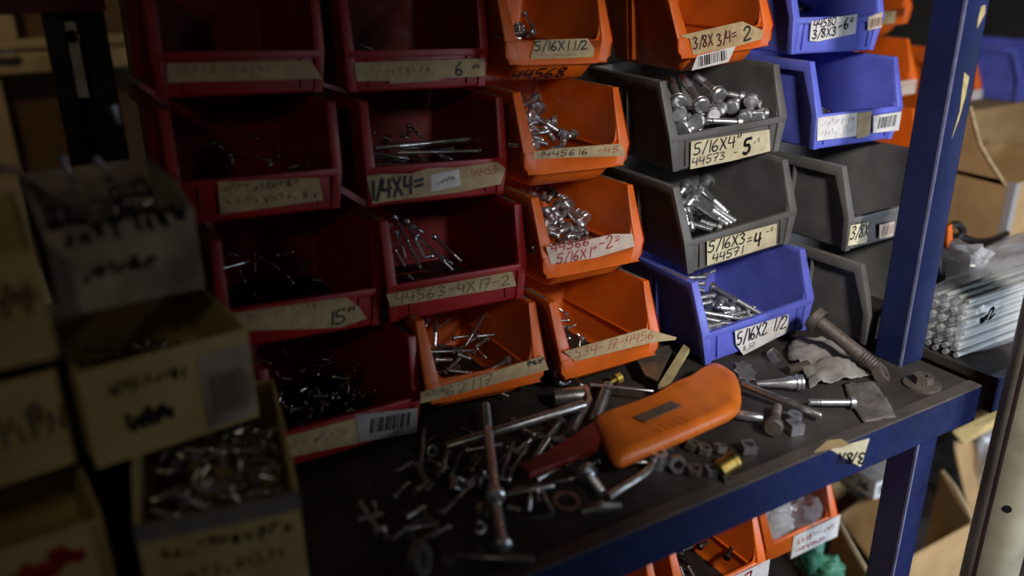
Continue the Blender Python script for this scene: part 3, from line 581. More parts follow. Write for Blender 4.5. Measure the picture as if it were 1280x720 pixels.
BOLT = [('C1','hex',(0.5865,0.9584,0.403),(0.5646,0.8973,0.3865),0.0042),('C1','hex',(0.5373,0.9355,0.3991),(0.5494,0.9295,0.3967),0.005),('C1','hex',(0.514,0.8971,0.3893),(0.5151,0.8801,0.3843),0.0048),('C1','hex',(0.5524,0.9176,0.3931),(0.5481,0.8922,0.386),0.005),('C1','hex',(0.5373,0.9072,0.3909),(0.5333,0.8824,0.384),0.0049),('C1','hex',(0.5478,0.8972,0.3875),(0.5463,0.8858,0.3842),0.0049),('C1','hex',(0.5291,0.8971,0.3885),(0.5105,0.8801,0.3846),0.0049),('C2','hex',(0.5867,0.934,0.3021),(0.5364,0.9055,0.2951),0.008),('C2','hex',(0.5785,0.9097,0.2943),(0.5511,0.8883,0.2885),0.0078),('C2','hex',(0.5597,0.8854,0.287),(0.5686,0.8528,0.2755),0.0076),('C2','hex',(0.5542,0.8571,0.2777),(0.5506,0.8341,0.2701),0.0068),('C2','hex',(0.5391,0.8836,0.2875),(0.5408,0.8537,0.2773),0.0075),('C2','hex',(0.5053,0.8534,0.2791),(0.5136,0.8314,0.2712),0.0073),('C2','hex',(0.572,0.8475,0.2735),(0.5772,0.8431,0.2718),0.0075),('C2','hex',(0.5616,0.934,0.3034),(0.5444,0.9189,0.2992),0.0066),('C2','hex',(0.5697,0.9126,0.2957),(0.5422,0.8794,0.2859),0.0065),('C2','hex',(0.5219,0.872,0.2845),(0.5352,0.8574,0.2788),0.0062),('C2','hex',(0.5227,0.8514,0.2775),(0.5367,0.8351,0.2712),0.0061),('C2','hex',(0.5838,0.8443,0.2718),(0.57,0.8376,0.2703),0.0063),('C2','hex',(0.5351,0.8957,0.2918),(0.5537,0.9019,0.2929),0.0063),('C3','hex',(0.5403,0.8902,0.194),(0.5479,0.8682,0.1862),0.0078),('C3','hex',(0.5628,0.8957,0.1946),(0.5582,0.9057,0.1983),0.0079),('C3','hex',(0.5781,0.9007,0.1955),(0.5611,0.8741,0.1874),0.008),('C3','hex',(0.5827,0.8852,0.1899),(0.5634,0.8684,0.1854),0.008),('C3','hex',(0.541,0.8609,0.1841),(0.5507,0.8433,0.1776),0.0077),('C3','hex',(0.5401,0.867,0.1862),(0.521,0.8328,0.1757),0.0077),('C3','hex',(0.5711,0.8564,0.1809),(0.5564,0.8502,0.1796),0.0078),('C3','hex',(0.583,0.8526,0.1789),(0.5771,0.809,0.1645),0.0117),('C3','hex',(0.5929,0.8299,0.1707),(0.5928,0.8439,0.1754),0.009),('C3','hex',(0.5219,0.8162,0.1701),(0.537,0.7994,0.1635),0.0086),('C3','hex',(0.5543,0.8117,0.1667),(0.5403,0.8078,0.1662),0.0088),('C3','hex',(0.5078,0.8028,0.1663),(0.5188,0.7991,0.1645),0.0085),('C3','hex',(0.569,0.799,0.1616),(0.5487,0.7964,0.1619),0.0075),('C3','hex',(0.5007,0.809,0.1688),(0.5158,0.819,0.1714),0.0073),('C3','hex',(0.5578,0.8379,0.1754),(0.5561,0.8213,0.1699),0.0076),('C3','hex',(0.5628,0.8035,0.1635),(0.5437,0.7958,0.1619),0.0075),('C3','hex',(0.5492,0.8463,0.1787),(0.5476,0.8296,0.1731),0.0077),('C3','hex',(0.5502,0.8813,0.1905),(0.5339,0.8663,0.1863),0.0078),('C3','hex',(0.5872,0.868,0.1839),(0.5871,0.8789,0.1876),0.0079),('C3','hex',(0.5079,0.8188,0.1718),(0.5191,0.8315,0.1754),0.0074),('C4','hex',(0.5463,0.8481,0.0613),(0.5263,0.8029,0.0491),0.0037),('C4','hex',(0.5595,0.8163,0.0515),(0.5569,0.8288,0.0553),0.0036),('C4','hex',(0.5419,0.8263,0.0552),(0.5469,0.81,0.0503),0.0048),('C4','hex',(0.5393,0.804,0.0489),(0.5289,0.7847,0.0438),0.0036),('C4','hex',(0.5163,0.7885,0.0454),(0.5199,0.7781,0.0422),0.0035),('C4','hex',(0.5511,0.7688,0.0382),(0.5506,0.7784,0.041),0.0047),('C4','hex',(0.5415,0.8164,0.0524),(0.5278,0.8009,0.0485),0.0036),('C4','hex',(0.5459,0.7925,0.0453),(0.5596,0.7949,0.0454),0.0035),('B1','hex',(0.3404,0.9328,0.3884),(0.3564,0.8883,0.3798),0.0035),('B2','hex',(0.4662,0.8908,0.271),(0.3461,0.8863,0.2762),0.0066),('B2','hex',(0.4652,0.8622,0.2631),(0.3655,0.8719,0.2711),0.0046),('B2','hex',(0.3303,0.8821,0.2759),(0.3733,0.8556,0.2662),0.0037),('B2','hex',(0.323,0.8498,0.2673),(0.3782,0.8436,0.2626),0.0029),('B2','hex',(0.3606,0.9201,0.2848),(0.3728,0.901,0.2788),0.0032),('B2','hex',(0.4103,0.9327,0.2856),(0.4117,0.901,0.2767),0.0038),('B2','hex',(0.3907,0.91,0.2804),(0.3962,0.9003,0.2774),0.0032),('B2','hex',(0.4141,0.8569,0.2644),(0.4225,0.846,0.2609),0.0036),('B2','hex',(0.4056,0.9226,0.2831),(0.3899,0.9019,0.2782),0.0038),('B3','hex',(0.3691,0.8946,0.1887),(0.3593,0.8078,0.1565),0.0049),('B3','hex',(0.3447,0.8625,0.1776),(0.3434,0.8137,0.1593),0.0042),('B3','hex',(0.3797,0.8848,0.1846),(0.3706,0.8222,0.1615),0.0048),('B3','hex',(0.3841,0.8748,0.1807),(0.3896,0.8632,0.1762),0.0043),('B3','hex',(0.3806,0.8583,0.1747),(0.3927,0.7951,0.1505),0.0044),('B3','hex',(0.3998,0.8521,0.1716),(0.409,0.807,0.1544),0.0042),('B3','hex',(0.3567,0.8829,0.1848),(0.3361,0.8649,0.1788),0.0038),('B3','hex',(0.38,0.8234,0.1616),(0.3706,0.8222,0.1615),0.0031),('B3','hex',(0.359,0.8682,0.1792),(0.3507,0.8273,0.1641),0.0037),('B3','hex',(0.391,0.8195,0.1597),(0.3977,0.8055,0.1542),0.0027),('B3','hex',(0.3413,0.7972,0.1531),(0.3433,0.7914,0.1509),0.003),('B3','hex',(0.3316,0.8483,0.1727),(0.3303,0.8347,0.1676),0.0031),('B4','hex',(0.396,0.8507,0.0765),(0.3708,0.8062,0.0589),0.0052),('B4','hex',(0.4714,0.8522,0.073),(0.4068,0.7984,0.0536),0.004),('B4','hex',(0.3912,0.833,0.0692),(0.4126,0.8418,0.0718),0.0019),('B4','hex',(0.3464,0.8032,0.0589),(0.4142,0.7898,0.0495),0.0034),('B4','hex',(0.3997,0.8124,0.06),(0.417,0.8114,0.0586),0.0037),('B4','hex',(0.429,0.8081,0.0565),(0.4494,0.8059,0.0545),0.0047),('B4','hex',(0.4676,0.7718,0.039),(0.3888,0.754,0.0357),0.0047),('B4','hex',(0.3599,0.7575,0.0387),(0.334,0.752,0.0378),0.0048),('B4','hex',(0.3946,0.7872,0.0495),(0.4036,0.7791,0.0455),0.0055),('B4','hex',(0.3648,0.7688,0.0433),(0.3914,0.7832,0.048),0.0044),('B4','hex',(0.418,0.7901,0.0494),(0.4217,0.7754,0.043),0.0033),('B4','hex',(0.3653,0.7873,0.0511),(0.3815,0.7838,0.0487),0.0054),('B4','hex',(0.3636,0.8263,0.0678),(0.3496,0.8222,0.0668),0.0031),('B4','hex',(0.4347,0.801,0.0532),(0.417,0.794,0.0512),0.0047),('B4','hex',(0.3813,0.8436,0.0743),(0.3746,0.8363,0.0715),0.0032),('B4','hex',(0.3371,0.7595,0.0487),(0.3538,0.7831,0.0407),0.0091),('B4','hex',(0.3408,0.7828,0.0585),(0.3467,0.8111,0.0505),0.008),('B4','fill',(0.4524,0.8529,0.0334),(0.4126,0.8458,0.0224),0.0049),('B4','fill',(0.401,0.8129,0.0202),(0.3579,0.7984,0.0281),0.005),('B4','fill',(0.3829,0.7995,0.0277),(0.4232,0.7915,0.0162),0.004),('B4','fill',(0.424,0.7566,0.0159),(0.4557,0.7729,0.0091),0.0051),('B4','fill',(0.3872,0.8349,0.0359),(0.3628,0.8697,0.0414),0.0054),('B4','fill',(0.3636,0.8198,0.0317),(0.3767,0.7738,0.017),0.0048),('B4','fill',(0.4146,0.7821,0.0103),(0.4273,0.7361,0.0104),0.004),('B4','fill',(0.3786,0.7535,0.0163),(0.3875,0.7904,0.0138),0.0039),('B4','fill',(0.4329,0.8297,0.0259),(0.4006,0.8637,0.0294),0.0049),('D2','hex',(0.8144,0.8461,0.2996),(0.8195,0.897,0.3171),0.0121),('D2','hex',(0.7735,0.8317,0.2919),(0.7986,0.8991,0.3164),0.0118),('D2','hex',(0.75,0.8482,0.2959),(0.7772,0.8968,0.3142),0.0118),('D2','hex',(0.7887,0.7802,0.2755),(0.7505,0.7971,0.2786),0.0085),('D2','hex',(0.8405,0.8295,0.2957),(0.8274,0.8418,0.299),0.0085),('D2','hex',(0.8384,0.7851,0.2805),(0.8092,0.7964,0.2824),0.0082),('D2','hex',(0.7353,0.7948,0.2788),(0.7747,0.8253,0.2756),0.0109),('D2','hex',(0.8075,0.8097,0.2887),(0.8486,0.8381,0.2906),0.0103),('D2','hex',(0.8437,0.8124,0.2921),(0.8814,0.8446,0.2989),0.0105),('D2','hex',(0.7256,0.817,0.2856),(0.7551,0.8573,0.2865),0.011),('D2','hex',(0.7868,0.8096,0.2873),(0.8275,0.8379,0.2808),0.0097),('D2','hex',(0.8536,0.8004,0.2888),(0.879,0.8435,0.2901),0.0094),('D2','hex',(0.708,0.7914,0.2758),(0.7457,0.8238,0.281),0.0098),('D2','hex',(0.7103,0.7852,0.2704),(0.7531,0.811,0.2713),0.0088),('D2','hex',(0.7692,0.802,0.2835),(0.7966,0.8435,0.2785),0.0091),('D2','hex',(0.8243,0.778,0.2753),(0.8663,0.805,0.2725),0.0092),('D2','hex',(0.8076,0.7847,0.2803),(0.8475,0.8147,0.2817),0.0091),('D2','fill',(0.8036,0.86,0.277),(0.7503,0.8599,0.2844),0.0085),('D2','fill',(0.7112,0.8006,0.2584),(0.7549,0.8061,0.2621),0.0083),('D2','fill',(0.8104,0.8545,0.2833),(0.7723,0.8424,0.2776),0.009),('D2','fill',(0.8173,0.8402,0.2808),(0.7683,0.8293,0.2702),0.0087),('D2','fill',(0.7729,0.9042,0.2766),(0.7446,0.8591,0.2841),0.0094),('D2','fill',(0.7336,0.8426,0.2774),(0.7103,0.8743,0.2718),0.0091),('D2','fill',(0.7276,0.8435,0.2702),(0.7554,0.8056,0.2635),0.0086),('D2','fill',(0.7815,0.8158,0.2696),(0.7449,0.8149,0.2657),0.0089),('D3','hex',(0.7965,0.8339,0.1845),(0.7212,0.7966,0.1633),0.0108),('D3','hex',(0.7607,0.8216,0.1767),(0.7798,0.7574,0.1518),0.0092),('D3','hex',(0.7605,0.8132,0.1732),(0.772,0.7563,0.1508),0.0092),('D3','hex',(0.7485,0.8092,0.1706),(0.7655,0.7567,0.1504),0.0091),('D3','hex',(0.7501,0.7584,0.1499),(0.7351,0.7757,0.1558),0.0076),('D3','hex',(0.7211,0.7749,0.1544),(0.7387,0.7568,0.1483),0.007),('D3','hex',(0.7638,0.8375,0.1835),(0.7448,0.8272,0.1777),0.0093),('D3','hex',(0.7796,0.8234,0.1789),(0.7804,0.7732,0.1584),0.0093),('D3','hex',(0.7314,0.7949,0.1634),(0.7136,0.766,0.1502),0.009),('D3','hex',(0.7341,0.8102,0.1699),(0.7136,0.7738,0.1533),0.0078),('D4','hex',(0.7323,0.8132,0.0657),(0.7756,0.7965,0.0642),0.0074),('D4','hex',(0.7363,0.7966,0.0612),(0.7647,0.7873,0.0607),0.0074),('D4','hex',(0.7359,0.7895,0.0591),(0.7527,0.7753,0.0562),0.0073),('D4','hex',(0.7294,0.7692,0.0527),(0.7605,0.763,0.0533),0.0072),('D4','hex',(0.7227,0.7583,0.049),(0.7475,0.7538,0.0496),0.0072),('D4','hex',(0.7572,0.7476,0.0486),(0.7455,0.7408,0.0457),0.0084),('D4','hex',(0.7689,0.7762,0.0578),(0.7893,0.7044,0.0385),0.0068),('D4','hex',(0.758,0.7333,0.0445),(0.7427,0.7439,0.0464),0.0083),('D4','hex',(0.7626,0.7278,0.0432),(0.7437,0.7297,0.0423),0.0071),('D4','hex',(0.7359,0.806,0.0639),(0.7403,0.7948,0.0609),0.0074),('D4','hex',(0.7744,0.8015,0.0655),(0.796,0.8031,0.0677),0.005),('D4','hex',(0.719,0.7446,0.0447),(0.7591,0.7108,0.038),0.0071),('D4','hex',(0.7144,0.7333,0.0411),(0.7439,0.7063,0.0355),0.007),('D4','hex',(0.7097,0.719,0.0366),(0.7406,0.7144,0.0377),0.0069),('D4','hex',(0.7018,0.713,0.0342),(0.7283,0.707,0.0346),0.0069),('D4','hex',(0.7729,0.7195,0.0416),(0.7492,0.7238,0.041),0.0059),('D4','hex',(0.7602,0.7119,0.0385),(0.78,0.7094,0.0393),0.0059),('C1','fill',(0.5079,0.8728,0.3906),(0.5042,0.847,0.3895),0.0043),('C1','fill',(0.5218,0.9543,0.3998),(0.5195,0.9322,0.4043),0.0059),('C1','fill',(0.4962,0.9067,0.4079),(0.514,0.9236,0.4004),0.0055),('C1','fill',(0.5294,0.8825,0.3948),(0.5461,0.897,0.3955),0.0052),('C1','fill',(0.4909,0.9132,0.3989),(0.5083,0.8893,0.3986),0.0052),('C1','fill',(0.5434,0.9325,0.4107),(0.5444,0.9629,0.4008),0.0051),('C1','fill',(0.5044,0.8721,0.3956),(0.4966,0.9016,0.4016),0.0054),('C1','fill',(0.5185,0.9024,0.3994),(0.531,0.9255,0.4009),0.0045),('C1','fill',(0.5018,0.9417,0.4012),(0.4936,0.9132,0.4081),0.0051),('C1','fill',(0.5229,0.9437,0.3996),(0.5057,0.9183,0.4018),0.006),('C1','fill',(0.5205,0.9127,0.3997),(0.5056,0.9369,0.3965),0.0051),('C1','fill',(0.5143,0.8558,0.386),(0.4889,0.8637,0.3898),0.0048),('C1','fill',(0.5074,0.8863,0.3872),(0.5229,0.8607,0.3919),0.0053),('C1','fill',(0.5385,0.8647,0.3912),(0.5247,0.8871,0.3875),0.0051),('C2','fill',(0.5163,0.8815,0.286),(0.4925,0.876,0.2921),0.008),('C2','fill',(0.4992,0.8843,0.2927),(0.4921,0.9165,0.2999),0.0079),('C2','fill',(0.5112,0.8553,0.285),(0.485,0.8581,0.2772),0.0076),('C2','fill',(0.5016,0.8023,0.2753),(0.4885,0.8336,0.2733),0.0073),('C2','fill',(0.5208,0.8654,0.2812),(0.5071,0.891,0.2885),0.0074),('C2','fill',(0.5744,0.8741,0.2837),(0.5483,0.8907,0.2814),0.0084),('C2','fill',(0.5198,0.8942,0.2951),(0.4919,0.908,0.2924),0.0072),('C2','fill',(0.504,0.8224,0.2696),(0.4878,0.8033,0.2663),0.0063),('C2','fill',(0.4853,0.8518,0.2807),(0.5128,0.862,0.2836),0.0061),('C2','fill',(0.5285,0.8699,0.2805),(0.4978,0.8682,0.2877),0.0074),('C2','fill',(0.526,0.8583,0.2752),(0.5474,0.8409,0.2803),0.0062),('C2','fill',(0.5477,0.8222,0.2605),(0.5247,0.7989,0.2697),0.0069),('C2','fill',(0.5479,0.885,0.2918),(0.5345,0.9107,0.2871),0.0083),('C2','fill',(0.5265,0.9111,0.2864),(0.5178,0.8883,0.2917),0.0083),('C2','fill',(0.5071,0.8784,0.285),(0.4854,0.8594,0.2866),0.0067),('C2','fill',(0.4936,0.8717,0.2878),(0.5024,0.8976,0.2837),0.0068),('C2','fill',(0.5665,0.8386,0.2725),(0.5477,0.8129,0.2689),0.0077),('C2','fill',(0.5,0.8374,0.2772),(0.5064,0.8101,0.2691),0.0078),('C2','fill',(0.5143,0.8775,0.2898),(0.4905,0.8529,0.2807),0.0068),('C2','fill',(0.5015,0.8213,0.2809),(0.5338,0.8239,0.2695),0.0064),('C3','fill',(0.5351,0.7958,0.1568),(0.5671,0.7899,0.1529),0.0073),('C3','fill',(0.5382,0.8302,0.171),(0.5616,0.8364,0.1622),0.008),('C3','fill',(0.5263,0.8277,0.1739),(0.5134,0.8444,0.1715),0.0082),('C3','fill',(0.4983,0.7969,0.1584),(0.5195,0.802,0.158),0.0077),('C3','fill',(0.4838,0.8347,0.1723),(0.5047,0.8487,0.17),0.0071),('C3','fill',(0.5678,0.7818,0.1545),(0.5624,0.7635,0.1504),0.0075),('C3','fill',(0.5625,0.7812,0.1575),(0.561,0.8067,0.1576),0.0077),('C3','fill',(0.4901,0.8271,0.1742),(0.5036,0.8445,0.1689),0.0063),('C3','fill',(0.5737,0.844,0.1747),(0.5487,0.8314,0.1674),0.0082),('C3','fill',(0.5383,0.7822,0.1545),(0.5091,0.7829,0.1628),0.0078),('C3','fill',(0.5386,0.7703,0.1492),(0.5225,0.7876,0.1539),0.0062),('C3','fill',(0.497,0.8301,0.1725),(0.5224,0.8242,0.1643),0.0077),('C3','fill',(0.5177,0.7717,0.1622),(0.4988,0.7984,0.1541),0.0076),('C3','fill',(0.5323,0.7818,0.1616),(0.5549,0.7777,0.1537),0.0065),('C3','fill',(0.529,0.8259,0.1677),(0.5526,0.8211,0.1616),0.008),('C3','fill',(0.5059,0.826,0.1734),(0.5115,0.8471,0.1751),0.0064),('C3','fill',(0.4907,0.7868,0.1609),(0.5141,0.7927,0.1611),0.0074),('C3','fill',(0.5211,0.8326,0.1699),(0.4964,0.825,0.1623),0.0079),('C4','fill',(0.5015,0.823,0.0465),(0.5263,0.8252,0.0512),0.004),('C4','fill',(0.4993,0.8096,0.0473),(0.5087,0.7864,0.0466),0.0033),('C4','fill',(0.5351,0.752,0.0282),(0.5134,0.7726,0.0319),0.0043),('C4','fill',(0.4984,0.782,0.0365),(0.488,0.7604,0.0388),0.004),('C4','fill',(0.4844,0.7658,0.0401),(0.5095,0.7816,0.0297),0.004),('C4','fill',(0.5388,0.7812,0.0371),(0.5162,0.7873,0.0345),0.0042),('C4','fill',(0.4953,0.744,0.0318),(0.5197,0.7446,0.0292),0.004),('C4','fill',(0.5317,0.7501,0.0317),(0.5471,0.7681,0.0368),0.0035),('C4','fill',(0.4935,0.8077,0.0438),(0.4917,0.7793,0.0448),0.0035),('C4','fill',(0.5298,0.7486,0.0321),(0.5048,0.7558,0.0352),0.0033),('C4','fill',(0.5153,0.764,0.0354),(0.4904,0.7494,0.0301),0.0037),('C4','fill',(0.5122,0.7373,0.027),(0.5145,0.7586,0.0316),0.0033),('C4','fill',(0.5397,0.7972,0.0459),(0.5139,0.7924,0.0462),0.0045),('C4','fill',(0.555,0.8077,0.0477),(0.5266,0.8181,0.0494),0.0035),('C4','fill',(0.5298,0.8394,0.0581),(0.5123,0.8526,0.0617),0.0038),('C4','fill',(0.4845,0.7551,0.0327),(0.5116,0.7574,0.0367),0.0042),('C4','fill',(0.5099,0.8008,0.0418),(0.4964,0.7807,0.0397),0.0044),('C4','fill',(0.5179,0.7558,0.0347),(0.5381,0.7397,0.0283),0.0036),('D4','fill',(0.7901,0.7156,0.0322),(0.7654,0.7476,0.029),0.0069),('D4','fill',(0.7065,0.737,0.0208),(0.7403,0.7156,0.0265),0.008),('D4','fill',(0.7562,0.7308,0.0333),(0.7913,0.7397,0.0272),0.0083),('D4','fill',(0.7583,0.7981,0.049),(0.7056,0.7969,0.0302),0.0075),('D4','fill',(0.7317,0.7787,0.0382),(0.6961,0.7688,0.0296),0.0077),('D4','fill',(0.7736,0.7447,0.0406),(0.7424,0.7732,0.0252),0.0064),('D4','fill',(0.7206,0.7908,0.047),(0.6968,0.7918,0.0329),0.0077),('D4','fill',(0.7304,0.7983,0.05),(0.749,0.8434,0.0439),0.0081),('D4','fill',(0.7514,0.7587,0.0404),(0.7943,0.7633,0.0308),0.0079),('D4','fill',(0.7608,0.7592,0.0302),(0.7194,0.7822,0.034),0.0073),('D4','fill',(0.7552,0.735,0.029),(0.8083,0.737,0.0341),0.0067),('D4','fill',(0.7349,0.8003,0.0445),(0.7651,0.8286,0.0391),0.0077),('D3','fill',(0.6928,0.8158,0.1534),(0.7317,0.8289,0.1449),0.0087),('D3','fill',(0.7231,0.7897,0.1329),(0.6928,0.7735,0.1347),0.0074),('D3','fill',(0.7313,0.7958,0.1452),(0.6935,0.8074,0.1387),0.0073),('D3','fill',(0.7634,0.805,0.1523),(0.7474,0.845,0.1552),0.0085),('D3','fill',(0.7571,0.8634,0.1615),(0.7326,0.8277,0.1628),0.0086),('B2','fill',(0.3331,0.882,0.2573),(0.3984,0.9102,0.256),0.0041),('B2','fill',(0.3713,0.86,0.2426),(0.4191,0.8422,0.2487),0.0045),('B2','fill',(0.3654,0.9251,0.261),(0.3249,0.8898,0.2529),0.0039),('B2','fill',(0.4176,0.87,0.2538),(0.3712,0.8966,0.2422),0.0036),('B2','fill',(0.3969,0.9025,0.2601),(0.4262,0.8449,0.24),0.0042),('B2','fill',(0.3854,0.8963,0.2539),(0.3263,0.9228,0.2664),0.0036),('B2','fill',(0.4418,0.9433,0.2592),(0.4361,0.8692,0.2411),0.0048),('B2','fill',(0.4495,0.9021,0.2594),(0.403,0.9419,0.259),0.0043),('E1','hex',(1.0212,0.9244,0.4017),(1.0213,0.9226,0.4015),0.0105),('E1','hex',(1.0219,0.9019,0.3953),(1.0083,0.8923,0.3948),0.0069),('E2','hex',(0.9404,0.7772,0.2752),(0.9534,0.7998,0.2792),0.0043),('E2','hex',(0.9473,0.7722,0.2739),(0.9451,0.7886,0.2773),0.0043),('A3','hex',(0.1655,0.8722,0.1743),(0.1941,0.8788,0.1742),0.0013),('A3','hex',(0.2022,0.89,0.177),(0.1938,0.8596,0.1682),0.0021),('A3','hex',(0.2273,0.8846,0.1734),(0.2225,0.8833,0.1734),0.0026),('A3','hex',(0.2342,0.8842,0.1727),(0.2451,0.8877,0.173),0.0026),('A3','hex',(0.2232,0.8439,0.1611),(0.226,0.8321,0.1572),0.0025),('A3','hex',(0.2483,0.8347,0.1562),(0.2554,0.8327,0.1551),0.0025),('A3','hex',(0.1821,0.8235,0.158),(0.1869,0.8133,0.1544),0.0024),('A3','hex',(0.1787,0.8958,0.1807),(0.1854,0.8901,0.1784),0.0021),('A3','hex',(0.1791,0.8625,0.1703),(0.1798,0.8429,0.1641),0.0021),('A3','hex',(0.2148,0.87,0.1698),(0.2192,0.8575,0.1656),0.0021),('A3','hex',(0.207,0.8832,0.1746),(0.2108,0.8737,0.1713),0.0021),('A3','hex',(0.2445,0.8556,0.163),(0.254,0.8626,0.1645),0.0021),('A2','hex',(0.273,0.8861,0.2773),(0.2631,0.8657,0.2715),0.0029),('A2','hex',(0.252,0.8657,0.2721),(0.2414,0.864,0.2721),0.0042),('A2','hex',(0.1912,0.8926,0.2838),(0.1903,0.8781,0.2793),0.0033),('A2','hex',(0.2283,0.9341,0.2947),(0.2301,0.9232,0.2912),0.0026),('A2','hex',(0.1832,0.9222,0.2934),(0.1899,0.9111,0.2896),0.0025),('A2','hex',(0.2167,0.8906,0.2818),(0.2296,0.8788,0.2774),0.0025),('A2','hex',(0.273,0.8577,0.2685),(0.273,0.8504,0.2662),0.0025),('A2','hex',(0.2391,0.8875,0.2796),(0.2234,0.8699,0.275),0.0025),('A4','hex',(0.2548,0.8163,0.0471),(0.2649,0.8102,0.0446),0.0044),('A4','hex',(0.2709,0.8138,0.045),(0.2584,0.7879,0.0395),0.003),('A4','hex',(0.2238,0.7925,0.0438),(0.2367,0.789,0.0417),0.003),('A4','hex',(0.2422,0.7891,0.0413),(0.2384,0.7819,0.0398),0.0026),('A4','hex',(0.2279,0.78,0.0402),(0.2312,0.7742,0.0385),0.0034),('A4','hex',(0.2126,0.7731,0.0398),(0.2062,0.7609,0.0373),0.0038),('A4','hex',(0.1995,0.7506,0.0353),(0.1954,0.7564,0.0371),0.0032),('A4','hex',(0.2202,0.7476,0.0327),(0.2234,0.7421,0.031),0.0033),('A4','hex',(0.2182,0.8726,0.0647),(0.2185,0.8633,0.0623),0.0036),('A4','hex',(0.2373,0.8753,0.0637),(0.2321,0.8635,0.0612),0.0027),('A4','hex',(0.2441,0.8333,0.0524),(0.2369,0.8228,0.0504),0.0035),('A4','hex',(0.2229,0.8335,0.0543),(0.2303,0.8387,0.055),0.003),('A4','hex',(0.1918,0.8047,0.0497),(0.186,0.7933,0.0474),0.0028),('A4','hex',(0.2475,0.8523,0.0569),(0.2468,0.8598,0.0589),0.0027),('A4','hex',(0.2695,0.7601,0.0315),(0.2592,0.7566,0.0315),0.0025),('A4','hex',(0.2651,0.8404,0.0523),(0.2554,0.8393,0.0529),0.0027),('A4','hex',(0.1893,0.8617,0.0645),(0.1979,0.8542,0.0618),0.0026),('A4','fill',(0.2278,0.7766,0.0401),(0.2222,0.7696,0.0388),0.0027),('A4','fill',(0.2916,0.8434,0.046),(0.2912,0.836,0.0442),0.0029),('A4','fill',(0.1824,0.8023,0.0481),(0.1787,0.8097,0.0503),0.0027),('A4','fill',(0.2599,0.8529,0.0509),(0.2515,0.8582,0.053),0.0029),('A4','fill',(0.2017,0.7828,0.0398),(0.193,0.7826,0.0405),0.0027),('A4','fill',(0.2678,0.8158,0.0471),(0.2665,0.8073,0.045),0.0028),('A4','fill',(0.2782,0.7885,0.0324),(0.2917,0.7913,0.0319),0.0028),('A4','fill',(0.1845,0.7909,0.0395),(0.1763,0.7961,0.0416),0.0026),('A4','fill',(0.2225,0.8057,0.0427),(0.2187,0.7987,0.0413),0.0027),('A4','fill',(0.2682,0.7955,0.036),(0.2633,0.7889,0.0348),0.0028),('A4','fill',(0.2097,0.8311,0.0507),(0.2014,0.834,0.0521),0.0028),('A4','fill',(0.2089,0.7794,0.04),(0.2117,0.7883,0.0421),0.0027),('A4','fill',(0.2128,0.7886,0.0376),(0.2045,0.7832,0.037),0.0027),('A4','fill',(0.2425,0.851,0.0498),(0.2391,0.8395,0.0471),0.0029),('A4','fill',(0.2463,0.7868,0.0375),(0.2476,0.7953,0.0395),0.0027),('A4','fill',(0.2005,0.8498,0.0516),(0.2011,0.8422,0.0496),0.0028),('A4','fill',(0.1896,0.7934,0.0452),(0.1916,0.7828,0.0423),0.0027),('A4','fill',(0.227,0.7774,0.0397),(0.2223,0.768,0.0377),0.0027),('A4','fill',(0.2562,0.8025,0.0414),(0.2664,0.8087,0.042),0.0028),('A4','fill',(0.2737,0.795,0.0323),(0.2634,0.7906,0.0321),0.0028),('A4','fill',(0.1902,0.775,0.0425),(0.1962,0.7839,0.0443),0.0026),('A4','fill',(0.25,0.8395,0.0529),(0.2357,0.8424,0.0549),0.0028),('A4','fill',(0.2332,0.8133,0.0391),(0.2325,0.8059,0.0373),0.0028),('A4','fill',(0.2718,0.7965,0.0311),(0.2759,0.7884,0.0286),0.0028),('A4','fill',(0.1939,0.7832,0.0373),(0.19,0.7913,0.0398),0.0026),('A4','fill',(0.2337,0.7661,0.0268),(0.2253,0.7659,0.0275),0.0027),('A4','fill',(0.1748,0.764,0.0329),(0.164,0.7697,0.0353),0.0026),('A4','fill',(0.2012,0.7901,0.0359),(0.2105,0.7924,0.0357),0.0027),('A4','fill',(0.2793,0.8216,0.0446),(0.2817,0.8291,0.0463),0.0029),('A4','fill',(0.2622,0.7866,0.0305),(0.2515,0.7817,0.0302),0.0028),('A4','fill',(0.2124,0.8036,0.0482),(0.2204,0.8067,0.0483),0.0027),('A4','fill',(0.248,0.7621,0.0267),(0.24,0.759,0.0267),0.0027),('A4','fill',(0.2511,0.762,0.027),(0.2506,0.7705,0.0292),0.0027),('A4','fill',(0.2525,0.7626,0.0336),(0.2587,0.7567,0.0315),0.0027)]
ORD = 'first second third fourth fifth sixth seventh eighth ninth tenth eleventh twelfth thirteenth fourteenth fifteenth sixteenth seventeenth eighteenth nineteenth twentieth'.split()
rank = {}
for b in GL:
    mine = [q for q in BOLT if q[0] == b and q[1] == 'hex']
    if 1 < len(mine) <= 20:
        for n_, q in enumerate(sorted(mine, key=lambda q: q[2][0])): rank[id(q)] = ORD[n_]
for q in BOLT:
    b, kind, h_, t_, d = q
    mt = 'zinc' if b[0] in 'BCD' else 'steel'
    if b in ('C3', 'C4'): mt = random.choice(('zinc', 'steel'))
    lb = GL[b]
    if id(q) in rank: lb = rank[id(q)] + ' from the left, ' + lb
    elif kind == 'fill': lb = lb.replace(' in the ', ', buried under others in the ', 1)
    bolt('hex_bolt', lb, 'bolt', h_, t_, d, mt, None if b == 'B1' else 'loose bolts in the ' + GL[b].split(' in the ')[-1].split(' inside the ')[-1], parts=d > .0052, thread=random.choice((.25, .4, .5)))
# the nut run up the long bolt in the low orange bin
mm, L = along((0.4676,0.7718,0.039), (0.3888,0.754,0.0357))
mb = MB(); mb.ring(.0026, .0062, .0065, 24, 'zinc', outer=6); o = obj('hex_nut', mb); o.matrix_world = mm @ Matrix.Translation((0,0,.021)); tag(o, 'hex nut threaded onto the long bolt at the right of the low orange bin', 'nut')

